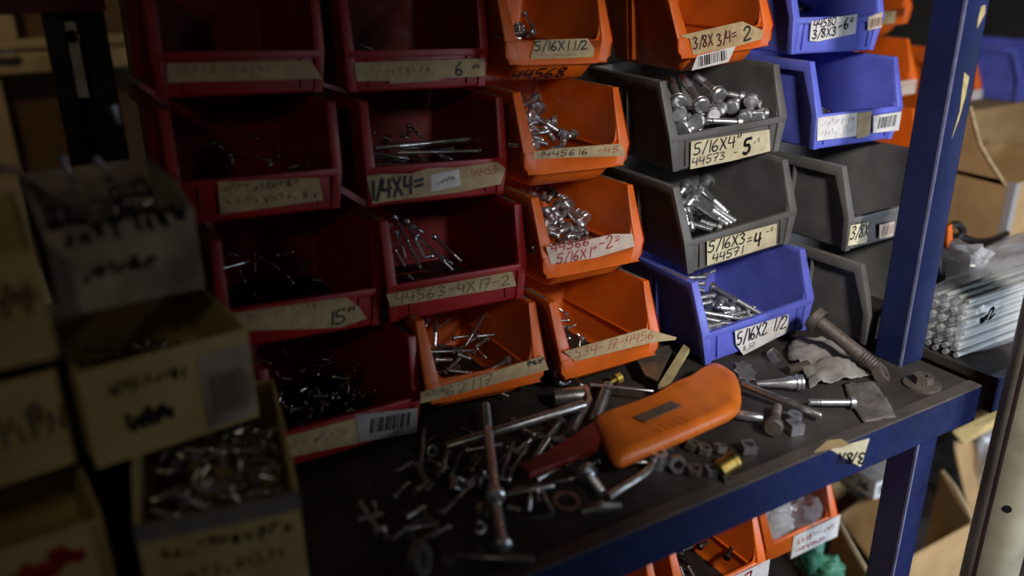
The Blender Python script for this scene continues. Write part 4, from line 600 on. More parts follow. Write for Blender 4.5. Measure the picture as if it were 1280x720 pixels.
# ------------------------------------------------------------------ hardware strewn on the deck
S = {'long_rod':((0.3185,0.677,0.012),(0.4714,0.649,0.03),0.0105),'bolt_vert':((0.2915,0.5154,0.012),(0.321,0.581,0.014),0.0095),'bolt_vert2':((0.3163,0.5711,0.02),(0.3883,0.7187,0.02),0.0095),'rod_mid':((0.3289,0.5817,0.008),(0.3787,0.5692,0.008),0.006),'stub1':((0.3241,0.5632,0.008),(0.3323,0.5526,0.008),0.0051),'rod_front':((0.2545,0.5298,0.006),(0.3077,0.4915,0.006),0.0061),'bolt_l':((0.2107,0.5932,0.008),(0.2123,0.6413,0.008),0.0049),'bolt_m':((0.2694,0.5854,0.008),(0.3144,0.6078,0.012),0.0051),'rod_u':((0.3124,0.7128,0.016),(0.2777,0.6507,0.01),0.005),'rod_v':((0.2593,0.6686,0.008),(0.2823,0.674,0.008),0.0055),'bolt_w':((0.3153,0.6673,0.008),(0.2968,0.6425,0.008),0.0056),'pin1':((0.3852,0.6542,0.008),(0.3438,0.6074,0.008),0.0049),'pin2':((0.3946,0.6413,0.008),(0.3538,0.6076,0.008),0.0041),'pin3':((0.4252,0.6478,0.01),(0.3847,0.6145,0.01),0.005),'bolt_x':((0.4407,0.6531,0.014),(0.3876,0.6163,0.008),0.0068),'pin4':((0.4228,0.6365,0.008),(0.4392,0.6211,0.008),0.0066),'thread':((0.5367,0.6961,0.012),(0.4727,0.6355,0.012),0.0138),'thinrod':((0.5095,0.6933,0.022),(0.5606,0.6443,0.022),0.0036),'cream':((0.6733,0.7232,0.014),(0.5774,0.6554,0.012),0.013),'bolt_y':((0.4137,0.5626,0.012),(0.4105,0.5349,0.008),0.0107),'rod_z':((0.3404,0.5821,0.008),(0.3404,0.5821,0.008),0.006),'rod_lb':((0.3643,0.5749,0.008),(0.3398,0.581,0.008),0.006),'r_rod':((0.6935,0.5234,0.01),(0.6642,0.6134,0.016),0.0086),'r_chrome':((0.7283,0.585,0.013),(0.6876,0.6121,0.01),0.0092),'r_bolt':((0.7456,0.5282,0.009),(0.7057,0.5527,0.009),0.0076),'r_stub':((0.6203,0.5764,0.008),(0.6391,0.5549,0.008),0.0104),'r_disc':((0.6321,0.5339,0.012),(0.6703,0.564,0.009),0.0109),'r_big':((0.8134,0.6368,0.05),(0.8352,0.5614,0.012),0.0168),'r_thr':((0.7791,0.6176,0.008),(0.7489,0.6213,0.008),0.0116),'s1':((0.4615,0.5645,0.008),(0.4811,0.5525,0.008),0.0032),'extra1':((0.3366,0.6716,0.008),(0.2973,0.6296,0.008),0.0041),'extra2':((0.3366,0.6214,0.008),(0.3784,0.646,0.008),0.0039),'extra3':((0.2947,0.6972,0.008),(0.3223,0.7073,0.008),0.0041),'extra4':((0.2852,0.5583,0.008),(0.2731,0.5216,0.008),0.0043),'extra5':((0.2874,0.6357,0.008),(0.257,0.6241,0.008),0.0038),'extra6':((0.3244,0.5411,0.008),(0.3519,0.5311,0.008),0.0043),'extra7':((0.2382,0.6657,0.008),(0.2516,0.6393,0.008),0.0038),'extra8':((0.3511,0.7083,0.008),(0.3616,0.6832,0.008),0.0051),'extra9':((0.4201,0.6204,0.008),(0.4283,0.5898,0.008),0.0049),'ex10':((0.255,0.6109,0.008),(0.2573,0.5819,0.008),0.0037),'ex11':((0.3,0.5559,0.008),(0.315,0.5604,0.008),0.0036),'heap00':((0.2205,0.6213,0.0043),(0.224,0.6377,0.0058),0.0037),'heap01':((0.3855,0.6349,0.0048),(0.3769,0.6535,0.0051),0.0058),'heap02':((0.2867,0.5538,0.0063),(0.3058,0.585,0.0065),0.0048),'heap03':((0.3776,0.6376,0.0071),(0.4183,0.6601,0.005),0.0055),'heap04':((0.2946,0.6452,0.0053),(0.2707,0.6231,0.0088),0.0048),'heap05':((0.3578,0.5756,0.0063),(0.3388,0.5507,0.0065),0.0049),'heap06':((0.3708,0.5851,0.0092),(0.3997,0.5901,0.0087),0.0054),'heap07':((0.4084,0.5717,0.0048),(0.384,0.5751,0.0064),0.0054),'heap08':((0.2401,0.5966,0.0088),(0.2615,0.6034,0.008),0.005),'heap09':((0.2567,0.5729,0.0092),(0.2302,0.5832,0.0082),0.0042),'heap10':((0.2456,0.638,0.0042),(0.2646,0.6461,0.0078),0.0042),'heap11':((0.3657,0.5704,0.0062),(0.3567,0.536,0.0063),0.0038),'heap12':((0.3484,0.6029,0.0055),(0.3283,0.6223,0.0052),0.0056),'heap13':((0.4101,0.6084,0.0087),(0.422,0.6581,0.0042),0.0038),'heap14':((0.3253,0.6046,0.0044),(0.3297,0.6377,0.0076),0.0035),'heap15':((0.4086,0.6516,0.0099),(0.4048,0.6768,0.0091),0.0049),'heap16':((0.3554,0.6158,0.008),(0.3899,0.6184,0.0075),0.0035),'heap17':((0.3295,0.6228,0.0083),(0.3097,0.6174,0.005),0.0053),'heap18':((0.3556,0.56,0.0057),(0.364,0.5761,0.0094),0.0041),'heap19':((0.4117,0.593,0.0047),(0.4104,0.5686,0.0071),0.0044),'heap20':((0.2837,0.6676,0.0059),(0.2798,0.638,0.0071),0.0051),'heap21':((0.2994,0.6735,0.0044),(0.3069,0.6448,0.0087),0.0041),'heap22':((0.3258,0.6331,0.0061),(0.3449,0.6494,0.008),0.004),'heap23':((0.2651,0.6281,0.0094),(0.2937,0.642,0.0056),0.0051),'heap24':((0.3411,0.6696,0.0052),(0.3719,0.6544,0.0098),0.0053),'heap25':((0.2024,0.6136,0.0099),(0.2236,0.6126,0.0082),0.0049),'heap26':((0.2641,0.564,0.0096),(0.2336,0.56,0.0085),0.0034),'heap27':((0.213,0.6134,0.0046),(0.2044,0.5817,0.0089),0.0043),'heap28':((0.4372,0.5814,0.0076),(0.4048,0.579,0.0066),0.0045),'heap29':((0.2318,0.5835,0.0067),(0.2177,0.5787,0.0048),0.0032),'heap30':((0.4065,0.6877,0.0082),(0.4232,0.675,0.0092),0.0059),'heap31':((0.4328,0.6374,0.0062),(0.4088,0.6556,0.0056),0.0045),'heap32':((0.2138,0.583,0.0056),(0.217,0.5951,0.0087),0.0036),'heap33':((0.3315,0.6264,0.01),(0.3175,0.6059,0.0042),0.0056)}
P = {'washer':(0.2226,0.5319,0.014),'washer2':(0.2456,0.5741,0.004),'washer3':(0.2489,0.5339,0.003),'nut_white':(0.3034,0.6216,0.006),'nut_a':(0.3038,0.5732,0.006),'nut_b':(0.2897,0.5536,0.005),'disc':(0.3067,0.6865,0.006),'nut_tan':(0.3373,0.6473,0.006),'nut1':(0.5021,0.5364,0.008),'nut2':(0.5114,0.5212,0.006),'nut3':(0.5254,0.5126,0.006),'nut4':(0.5862,0.5242,0.006),'nut5':(0.49,0.5501,0.01),'nut6':(0.5148,0.5623,0.01),'barrel':(0.5393,0.5068,0.01),'nut7':(0.4817,0.5621,0.008),'ring':(0.3781,0.5466,0.004),'wing':(0.3968,0.5196,0.004),'brass':(0.5592,0.7029,0.012),'star':(0.6923,0.6375,0.012),'sqnut':(0.655,0.5258,0.007),'sqnut2':(0.6702,0.5398,0.008),'bits1':(0.5448,0.4964,0.003),'nutf':(0.2943,0.5204,0.01),'foot':(0.863,0.5213,0.0),'nutp':(0.562,0.5391,0.005),'nutq':(0.5461,0.5453,0.005),'nutr':(0.5406,0.5574,0.006),'nuts':(0.8342,0.5566,0.008),'nutt':(0.7658,0.6586,0.006),'nutu':(0.5301,0.4943,0.004)}
PL = {'handle':[(0.4673,0.6285,0.024),(0.4557,0.5986,0.024),(0.4371,0.5525,0.024),(0.4666,0.5507,0.024),(0.503,0.5521,0.024),(0.5518,0.556,0.024),(0.6061,0.5626,0.024),(0.6368,0.5867,0.024),(0.66,0.6165,0.024),(0.6665,0.6333,0.024),(0.6661,0.6527,0.024),(0.6521,0.6565,0.024),(0.6193,0.6461,0.024),(0.5852,0.6423,0.024),(0.5433,0.6316,0.024)],'hlabel':[(0.4944,0.5978,0.032),(0.5497,0.6028,0.032),(0.5523,0.5892,0.032),(0.4988,0.5839,0.032)],'sheath':[(0.3611,0.5987,0.006),(0.4136,0.6108,0.006),(0.4683,0.629,0.006),(0.4637,0.6045,0.006),(0.4403,0.586,0.006),(0.395,0.5828,0.006),(0.3601,0.5824,0.006)],'plate':[(0.6036,0.7326,0.016),(0.6583,0.7331,0.016),(0.6512,0.7188,0.016),(0.5852,0.6666,0.016),(0.5826,0.6866,0.016)],'hook':[(0.5038,0.6945,0.02),(0.4906,0.6682,0.02),(0.4741,0.6539,0.02),(0.4373,0.623,0.02)],'bent':[(0.4897,0.5606,0.008),(0.474,0.5438,0.008),(0.446,0.5357,0.008),(0.4257,0.5315,0.008),(0.4112,0.5271,0.008)],'eye':[(0.5051,0.7415,0.016)],'eyetail':[(0.509,0.7273,0.016),(0.5057,0.7064,0.016)],'sleeve':[(0.4659,0.7023,0.014),(0.498,0.6891,0.014)],'rag':[(0.8099,0.6769,0.004),(0.8485,0.6758,0.004),(0.8577,0.6473,0.004),(0.8448,0.6094,0.004),(0.829,0.5664,0.004),(0.8044,0.5673,0.004),(0.774,0.5766,0.004),(0.7425,0.5822,0.004),(0.7611,0.6034,0.004),(0.7783,0.6478,0.004)],'rag2':[(0.786,0.569,0.002),(0.8187,0.5535,0.002),(0.7987,0.523,0.002),(0.7712,0.4877,0.002),(0.7318,0.4981,0.002),(0.7528,0.534,0.002)],'tapeedge':[(0.6428,0.4883,0.0),(0.6758,0.493,0.0),(0.6936,0.4894,0.0)]}
def rod(name, label, cat, k, mt='steel', threaded=False, n=14, group=None):
    a, b, d = S[k]; mtx, L = along(a, b); r = d/2; mb = MB()
    if threaded:
        prof = [(r*.8, 0)]; m_ = 22
        for i in range(m_): prof += [(r, (i+.3)*L/m_), (r*.82, (i+.85)*L/m_)]
        prof.append((r*.8, L))
    else: prof = [(r*.8, 0), (r, r*.3), (r, L-r*.3), (r*.8, L)]
    mb.lathe(prof, n, mt); o = obj(name, mb, smooth=True); o.matrix_world = mtx; return tag(o, label, cat, group)
def bl(k, label, mt='steel', **kw):
    a, b, d = S[k]; return bolt('hex_bolt', label, 'bolt', a, b, d, mt, **kw)
rod('steel_rod', 'long straight steel rod lying slantwise left of the orange handle', 'rod', 'long_rod')
bl('bolt_vert', 'thick bolt standing nearest the shelf edge, round head towards the viewer', 'zinc', kind='round', thread=.3)
bl('bolt_vert2', 'long bolt pointing away from the viewer under the long steel rod', 'zinc', thread=.3)
rod('steel_pin', 'straight pin lying right of the thick upright-looking bolt', 'pin', 'rod_mid')
rod('steel_pin', 'stubby pin right below the straight pin', 'pin', 'stub1')
rod('steel_rod', 'flat lying rod nearest the front of the deck', 'rod', 'rod_front')
bl('bolt_l', 'small bolt lying alone at the far left of the deck heap')
bl('bolt_m', 'slanted bolt with round head, left of the thick bolt', kind='round')
rod('steel_pin', 'thin pin leaning just below the barcode sticker corner', 'pin', 'rod_u')
rod('steel_pin', 'short pin under the red bin with the barcode', 'pin', 'rod_v')
bl('bolt_w', 'short bolt just left of the long rod lower end')
rod('steel_pin', 'slim dark pin, left one of the pair under the long rod', 'pin', 'pin1')
rod('steel_pin', 'slim dark pin, right one of the pair under the long rod', 'pin', 'pin2')
rod('steel_pin', 'thin pin between the long rod and the red sheath', 'pin', 'pin3')
bl('bolt_x', 'bolt with its head against the long rod, left of the red sheath')
rod('steel_pin', 'stubby pin touching the top edge of the red sheath', 'pin', 'pin4')
rod('threaded_stud', 'thick threaded stud standing behind the orange handle', 'stud', 'thread', 'steel', True)
rod('wire_rod', 'thin bright wire rod behind the orange handle', 'rod', 'thinrod', 'zinc')
bl('bolt_y', 'threaded bolt just in front of the orange handle tip', 'zinc', thread=.8)
rod('steel_pin', 'pin lying in front of the red sheath', 'pin', 'rod_lb')
rod('wire_rod', 'short wire under the front of the orange handle', 'rod', 's1', 'zinc')
rod('steel_rod', 'thick straight rod with domed end right of the orange handle', 'rod', 'r_rod')
bl('r_bolt', 'clean zinc hex bolt lying on the deck near the grey rag', 'zinc', thread=.3)
rod('steel_pin', 'thick stub peeping out from under the handle right end', 'pin', 'r_stub', 'zinc')
bl('r_disc', 'bolt with flat tan round head facing the viewer', 'rust')
bl('r_big', 'large rusty bolt leaning against the unlabelled grey bin', 'rust', thread=.28)
rod('threaded_stud', 'short threaded stud behind the chrome plug', 'stud', 'r_thr', 'rust', True)
# deeper heap on the left of the deck: anonymous bolts in shade
for k in sorted(q for q in S if q.startswith('heap')):
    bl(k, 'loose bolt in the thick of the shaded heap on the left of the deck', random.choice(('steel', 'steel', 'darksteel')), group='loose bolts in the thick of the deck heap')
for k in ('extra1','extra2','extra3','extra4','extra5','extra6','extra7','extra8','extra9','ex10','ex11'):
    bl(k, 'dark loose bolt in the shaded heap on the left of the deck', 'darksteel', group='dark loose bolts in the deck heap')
mb = MB(); a, b, d = S['r_chrome']; mtx, L = along(a, b); r = d
mb.lathe([(r*.5,-r*.5),(r,-r*.35),(r,-r*.1),(r*.75,0),(r*1.02,r*.15),(r*1.02,r*.45),(r*.8,r*.6),(r*.85,r*1.0),(r*.6,r*2.2),(r*.3,L),(0,L)], 24, 'zinc'); o = obj('tapered_plug', mb, smooth=True); o.matrix_world = mtx; tag(o, 'shiny chrome tapered plug with ringed collar', 'plug')
mb = MB(); mb.slab([(p[0], p[1], p[2]) for p in [(0.6705,0.7201,0.016),(0.6681,0.7057,0.016),(0.5789,0.6437,0.016),(0.5741,0.6532,0.016)]], .006, 'creamplastic'); o = obj('plastic_strip', mb, bevel=.001); tag(o, 'cream plastic strip leaning behind the orange handle', 'strip')
def nut(label, p, r, mt='steel', tilt=(0,0,0), h=None, n=6, name='hex_nut', group=None, ri=.5):
    mb = MB(); h = h or r*.9; mb.ring(r*ri, r, h, 24, mt, Matrix.Translation((0,0,-h/2)), outer=n); o = obj(name, mb, smooth=True)
    o.matrix_world = Matrix.Translation(Vector(p)) @ Matrix.Rotation(tilt[2],4,'Z') @ Matrix.Rotation(tilt[0],4,'X') @ Matrix.Rotation(tilt[1],4,'Y'); return tag(o, label, 'washer' if 'washer' in name else 'nut', group)
nut('thick ring collar standing on edge at the front left of the deck', P['washer'], .0135, 'steel', (1.3,.3,.4), .008, None, 'ring_collar', ri=.55)
nut('thin washer leaning behind the thick ring collar', P['washer2'], .015, 'steel', (.5,.1,0), .0015, None, 'washer', ri=.6)
nut('tiny oval washer at the front of the deck heap', P['washer3'], .006, 'zinc', (.2,0,0), .002, None, 'washer')
nut('pale square nut in the middle of the shaded heap', P['nut_white'], .0085, 'zinc', (1.2,0,.4), n=4)
nut('dark nut, upper one beside the thick bolt', P['nut_b'], .006, 'steel', (.9,0,.2))
nut('dark nut, lower one beside the thick bolt', P['nut_a'], .007, 'steel', (1.2,0,.7))
nut('round grey disc nut under the barcode sticker', P['disc'], .007, 'steel', (1.1,0,.1))
nut('tan square nut between the pins under the long rod', P['nut_tan'], .0075, 'rust', (.8,.2,.3), n=4)
nut('hex nut with dark bore standing right of the white spacer', P['nut1'], .0095, 'steel', (1.25,0,-.3))
nut('small dull nut directly right of the standing hex nut', P['nut2'], .008, 'rust', (.2,0,.2))
nut('small flat nut in front of the brass barrel', P['nut3'], .008, 'steel', (.1,0,.5), n=4)
nut('square nut lying alone near the right deck edge', P['nut4'], .010, 'steel', (.1,0,.4), n=4)
nut('white round spacer below the orange handle', P['nut5'], .0085, 'zinc', (.1,0,0), .018, None, 'spacer', ri=.4)
nut('slim bright nut leaning on the handle underside', P['nut6'], .006, 'steel', (1.3,0,.8))
nut('shiny nut at the end of the bent bar', P['nut7'], .007, 'zinc', (1.2,0,.3))
nut('round ring lying flat in front of the red sheath', P['ring'], .013, 'steel', (.15,0,0), .003, None, 'ring', ri=.68)
nut('tiny flat nut at the right of the dark nuts', P['nutu'], .006, 'rust', (0,0,.3), n=4)
nut('rusty nut behind the standing hex nut', P['nutr'], .008, 'rust', (.3,0,.9))
nut('rusty nut beneath the middle of the handle', P['nutq'], .008, 'rust', (.2,.1,.2))
nut('rusty nut next to the brass barrel top', P['nutp'], .008, 'rust', (.1,.3,.6))
nut('bright square nut at the front right of the deck', P['sqnut'], .0105, 'zinc', (.0,0,.5), .013, 4, 'square_nut', ri=.4)
nut('round collar nut behind the bright square nut', P['sqnut2'], .008, 'zinc', (.1,0,.2), .008, None)
nut('grey nut by the short threaded stud', P['nutt'], .010, 'steel', (.8,0,.6))
nut('large rusty nut at the foot of the big rusty bolt', P['nuts'], .012, 'rust', (.9,0,.5))
mb = MB(); mb.lathe([(.007,0),(.009,.001),(.009,.018),(.010,.018),(.010,.022),(.006,.022),(.006,.004),(.0,.004)], 24, 'brass'); o = obj('brass_barrel', mb, smooth=True); o.matrix_world = Matrix.Translation(Vector(P['barrel'])) @ Matrix.Rotation(1.35,4,'Y') @ Matrix.Translation((0,0,-.011)); tag(o, 'brass barrel fitting lying on its side below the handle', 'fitting')
mb = MB(); mb.tube([(-.018,0,0),(-.006,0,.001),(0,0,.002),(.008,0,.001),(.02,0,-.001)], [.003,.0042,.006,.0042,.003], 10, 'steel'); o = obj('wing_nut', mb, smooth=True); o.matrix_world = at(P['wing'], -.25); o.location.z = .006; tag(o, 'grey wing nut lying flat at the front of the deck', 'nut')
# star washer
mb = MB(); st = []
for i in range(16): a = i*math.pi/8; r = .016 if i % 2 else .0115; st.append((r*math.cos(a), r*math.sin(a)))
mb.prism(st, -.004, .004, 'steel'); o = obj('star_knob', mb, bevel=.0006); o.matrix_world = at(P['star']) @ Matrix.Rotation(.6,4,'X'); tag(o, 'grey toothed star knob beside the right end of the handle', 'knob')
# spacer sleeve, eye bolt, hook, bent bar
a, b = PL['sleeve']; mtx, L = along(a, b); mb = MB(); mb.lathe([(.0065,0),(.0098,.0),(.0105,.002),(.0105,L),(.0065,L),(.0065,0)], 24, 'steel'); o = obj('spacer_sleeve', mb, smooth=True); o.matrix_world = mtx; tag(o, 'hollow steel spacer sleeve, open end facing left', 'sleeve')
e0 = Vector(PL['eye'][0]); e1 = [Vector(p) for p in PL['eyetail']]
mb = MB(); mb.tube([e0 + Vector((.0115*math.cos(t), .004*math.sin(t), .0115*math.sin(t))) for t in [(-20+i*20)*math.pi/180 for i in range(18)]], .0032, 10, 'steel'); mb.tube([e0+Vector((.0115,.0,-.001)), e1[0], e1[1], e1[1]+Vector((.008,-.004,-.006))], .0032, 10, 'steel'); o = obj('eye_bolt', mb, smooth=True); tag(o, 'steel eye bolt with its loop standing up beside the low orange bin', 'bolt')
mb = MB(); mb.tube([Vector(p) for p in PL['hook']], .0034, 10, 'steel'); o = obj('bent_hook', mb, smooth=True); tag(o, 'bent steel hook hanging over the long rod end', 'hook')
mb = MB(); mb.tube(smooth_line([Vector(p) for p in PL['bent']]), .004, 10, 'steel'); o = obj('bent_bar', mb, smooth=True); tag(o, 'bent steel bar curving below the orange handle', 'bar')
mb = MB(); mb.slab([Vector(p) for p in PL['plate']], .002, 'hlabel'); o = obj('metal_plate', mb); tag(o, 'brownish metal plate leaning under the curling tape', 'plate')
bp = Vector(P['brass']); mb = MB(); mb.tube([bp+Vector((-.02,-.002,-.002)), bp+Vector((-.006,0,0))], .0022, 10, 'yellow'); mb.lathe([(.003,0),(.0062,.001),(.0062,.008),(.003,.010)], 14, 'yellow', Matrix.Translation(bp+Vector((-.007,0,0))) @ Matrix.Rotation(1.4,4,'Y')); o = obj('brass_screw', mb, smooth=True); tag(o, 'yellow brass screw under the lowest orange bin lip', 'screw')
# crumpled rag, flat scrap
def crumple(name, poly, amp, hgt, mt, label, cat, seed, n=22):
    rnd = random.Random(seed); P_ = [Vector(p) for p in poly]; xs = [p.x for p in P_]; ys = [p.y for p in P_]
    bm = bmesh.new(); f = bm.faces.new([bm.verts.new((p.x, p.y, 0)) for p in P_])
    bmesh.ops.triangulate(bm, faces=bm.faces[:])
    for _ in range(3): bmesh.ops.subdivide_edges(bm, edges=bm.edges[:], cuts=1, use_grid_fill=True)
    import mathutils
    for v in bm.verts:
        e = min((Vector((v.co.x, v.co.y, 0)) - Vector((p.x, p.y, 0))).length for p in P_)
        k = mathutils.noise.noise(Vector((v.co.x*38+seed, v.co.y*38, seed))) ; k2 = abs(mathutils.noise.noise(Vector((v.co.x*80, v.co.y*55+seed, 3))))
        v.co.z = .0016 + hgt*min(1, e/.03)*(.6+.6*k) + amp*k2
        if v.co.z < .0012: v.co.z = .0012
    bmesh.ops.solidify(bm, geom=bm.faces[:], thickness=.0007)
    me = bpy.data.meshes.new(name); bm.to_mesh(me); bm.free(); me.materials.append(M[mt])
    for p in me.polygons: p.use_smooth = True
    o = bpy.data.objects.new(name, me); COL.objects.link(o); return tag(o, label, cat)
crumple('paper_rag', PL['rag'], .010, .016, 'rag', 'crumpled grey paper rag below the blue bin, beside the rusty bolt', 'rag', 3)
crumple('plastic_scrap', PL['rag2'], .004, .003, 'scrap', 'flat scrap of dirty clear plastic near the deck edge', 'scrap', 8)
# knife: orange handle, worn plate, ribs, dark red sheath
hd = [Vector(p) for p in PL['handle']]; n = len(hd); c = sum(hd, Vector())/n
axis = (hd[9] - hd[0]).normalized()
kn = thing('knife_handle', 'orange plastic tool handle with worn label plate and dark red sheath, lying on bolts', 'knife', at((c.x, c.y, 0), 0))
prof_o = smooth_line([Vector((p.x, p.y)) for p in hd] + [Vector((hd[0].x, hd[0].y))])[:-1]
bm = bmesh.new()
lay = []
c2 = Vector((c.x, c.y))
for z, sc in ((.0135,.93),(.016,.985),(.020,1.0),(.0245,.985),(.0285,.93),(.0305,.80)):
    lay.append([bm.verts.new((*(c2 + (p - c2)*sc), z)) for p in prof_o])
m_ = len(prof_o)
for a, b in zip(lay, lay[1:]):
    for i in range(m_): bm.faces.new((a[i], a[(i+1)%m_], b[(i+1)%m_], b[i]))
bm.faces.new(lay[0][::-1]); bm.faces.new(lay[-1])
bmesh.ops.recalc_face_normals(bm, faces=bm.faces)
for f in bm.faces: f.smooth = len(f.verts) == 4
for v in bm.verts: v.co -= Vector((c.x, c.y, 0))
me = bpy.data.meshes.new('grip'); bm.to_mesh(me); bm.free(); me.materials.append(M['handle'])
g = bpy.data.objects.new('grip', me); COL.objects.link(g); g.parent = kn; WM[g.name] = wm(kn).copy()
mb = MB(); mb.slab([Vector((p[0], p[1], .0318)) for p in PL['hlabel']], .0012, 'hlabel'); o = obj('label_plate', mb, kn, True); o['label'] = 'worn grey label plate'
mb = MB()
rb = [Vector(p) for p in [(0.5024,0.5626,0.026),(0.5118,0.564,0.026),(0.5204,0.5641,0.026),(0.529,0.5643,0.026),(0.5387,0.5657,0.026)]]
for p in rb: mb.box((-.0009,-.006,-.004), (.0009,.006,.004), 'handle', Matrix.Translation(p + Vector((0,.004,.0015))) @ Matrix.Rotation(.3,4,'Z'))
obj('grip_ribs', mb, kn, True, bevel=.0005)
mb = MB(); mb.slab([Vector(p) + Vector((0,0,.008)) for p in PL['sheath']], .007, 'sheath'); o = obj('sheath', mb, kn, True, bevel=.0015); o['label'] = 'dark red plastic sheath'

# ------------------------------------------------------------------ yellowed card boxes of screws, left and nearest
def card_box(label, p, yaw, w, d, h, lip, mt, rim=None, marks=(), seed=0):
    b = thing('card_box', label, 'box', at(p, yaw), 'open card boxes of screws on the left')
    t = .003; rnd = random.Random(seed)
    mb = MB(); mb.box((0,0,0),(w,d,t), mt); obj('base', mb, b)
    mb = MB(); mb.box((0,0,t),(w,t,lip), mt); fr = obj('front', mb, b, bevel=.0008)
    for x in (0, w-t):
        mb = MB(); mb.prism([(t, t), (t, lip), (d*.3, h), (d-t, h), (d-t, t)], x, x+t, mt, Matrix(((0,0,1,0),(1,0,0,0),(0,1,0,0),(0,0,0,1)))); obj('side', mb, b)
    mb = MB(); mb.box((0,d-t,t),(w,d,h), mt); obj('back', mb, b)
    if rim: mb = MB(); mb.box((-.0006,-.0006,lip-.014),(w+.0006,t+.0008,lip+.001), rim); obj('rim_band', mb, b)
    for t_, col, *r in marks:
        mb = MB(); write(mb, t_, col, *r, lambda u, v, l: Vector((u, -.0004-l, v)), rnd); obj('handwriting', mb, fr)
    return b
Z5 = card_box('yellowed card box heaped with screws, lowest and nearest at the left', (.022,.584,.001), -.18, .118, .16, .112, .09, 'kraft', 'kraftgrey', [('~','ink',.016,.058,.108,.058,.012,.0022),('~','faint',.02,.03,.1,.034,.014,.002)], 1)
Z4 = card_box('yellowed card box with large marker scrawl and barcode, middle of its stack', (.008,.641,.1145), .117, .129, .15, .085, .082, 'kraft', None, [('~','ink',.02,.055,.075,.055,.012,.0022),('~','ink',.028,.022,.062,.024,.018,.0035),('|','faint',.09,.014,.122,.014,.036,0)], 2)
mb = MB(); mb.box((.086,-.0012,.004),(.127,-.0003,.07), 'kraftwhite'); obj('label', mb, Z4)
mb = MB(); write(mb, '|', 'faint', .092,.014,.12,.014,.036,0, lambda u,v,l: Vector((u,-.0013-l,v)), random); obj('barcode', mb, Z4)
z3a = Vector((0.0073,0.668,0.2326)); z3b = Vector((0.1114,0.675,0.2277)); z3t = Vector((0.0167,0.668,0.2979))
Z3 = card_box('greyed white card box with bold black scrawl, top of its stack', (z3a.x, .668, z3a.z-.001), .05, (z3b-z3a).length, .15, z3t.z-z3a.z+.012, z3t.z-z3a.z, 'kraftwhite', None, [('~','ink',.014,.05,.1,.056,.018,.004),('~','ink',.02,.022,.07,.026,.012,.003)], 3)
Y5 = card_box('card box with a red printed mark at the bottom left corner', (-.125,.598,.001), .10, .13, .16, .10, .09, 'kraft', None, [('~','red_ink',.045,.045,.11,.06,.02,.008),('~','red_ink',.04,.02,.10,.03,.014,.006)], 4)
Y4 = card_box('plain yellowed card box at left edge, second level', (-.137,.640,.117), .12, .134, .15, .085, .080, 'kraft', None, [('~','faint',.06,.03,.13,.03,.03,.003)], 5)
Y3 = card_box('plain yellowed card box at left edge, third level', (-.142,.62,.219), .04, .142, .15, .085, .080, 'kraft', None, [('~','faint',.07,.03,.135,.03,.03,.003)], 6)
def heap(box, w, d, n, z0, label, group, dd, seed, mt='steel'):
    rnd = random.Random(seed); mx = wm(box)
    for i in range(n):
        x, y = rnd.uniform(.014, w-.014), rnd.uniform(.014, d*.8); a = rnd.uniform(0, 6.28); l = rnd.uniform(.014, .024)
        z = z0 + .012*rnd.random() + .05*y
        p = Vector((x, y, z)); q = p + Vector((math.cos(a)*l, math.sin(a)*l, rnd.uniform(-.008, .006)))
        q.x = min(max(q.x, .01), w-.01); q.y = min(max(q.y, .01), d-.012)
        bolt('round_head_screw', label, 'screw', mx @ p, mx @ q, dd*rnd.uniform(.8,1.2), rnd.choice((mt, 'steel')), group, parts=False, kind=rnd.choice(('round','hex')))
heap(Z5, .118, .16, 70, .072, 'small bright screw heaped in the nearest yellowed card box', 'screws in the nearest card box', .005, 4, 'zinc')
heap(Z4, .129, .15, 14, .03, 'dark screw in the middle card box', 'screws in the middle card box', .004, 5)
heap(Z3, .10, .15, 16, .05, 'dark screw lying in the top card box', 'screws in the top card box', .004, 6)
a = Vector((0.0743,0.8107,0.172)); b = Vector((0.0874,0.7692,0.166)); bolt('round_head_screw', 'one bright thin screw standing out in the middle card box', 'screw', a, b, .003, 'zinc')
for (p, q) in (((0.0326,0.74,0.3327), (0.0362,0.74,0.3085)), ((0.0564,0.74,0.3283), (0.0647,0.74,0.3188)), ((0.0767,0.76,0.3643), (0.0793,0.76,0.3511)), ((-0.0095,0.72,0.3343), (0.0025,0.72,0.3321))):
    bolt('round_head_screw', 'pale screw lying on top of the heap in the top left', 'screw', p, q, .0045, 'zinc', 'pale screws at top left')

# ------------------------------------------------------------------ right: cartons, bags, rods, cable, bins on the next rack
cx, cy, cz = (1.4158,0.76,0.0126)
c1 = thing('carton', 'brown cardboard carton with taped corner and raised flap, right of the post', 'carton', at((cx, cy, .0005)))
h1 = (1.388,0.76,0.1114)[2]
mb = MB(); mb.box((cx, cy, .001), (cx+.004, cy+.20, h1), 'card'); obj('side', mb, c1, True)
mb = MB(); mb.box((cx+.004, cy, .001), (cx+.3, cy+.004, h1), 'card'); obj('front', mb, c1, True)
mb = MB(); mb.box((cx+.004, cy+.196, .001), (cx+.3, cy+.20, h1), 'card'); obj('back', mb, c1, True)
mb = MB(); mb.box((cx+.296, cy+.004, .001), (cx+.3, cy+.196, h1), 'card'); obj('side', mb, c1, True)
mb = MB(); mb.box((cx+.004, cy+.004, .001), (cx+.296, cy+.196, .004), 'card'); obj('base', mb, c1, True)
mb = MB(); mb.box((cx-.0012, cy-.0012, .001), (cx+.012, cy+.0, h1), 'film2'); mb.box((cx-.0012, cy, .001), (cx, cy+.012, h1), 'film2'); obj('corner_tape', mb, c1, True)
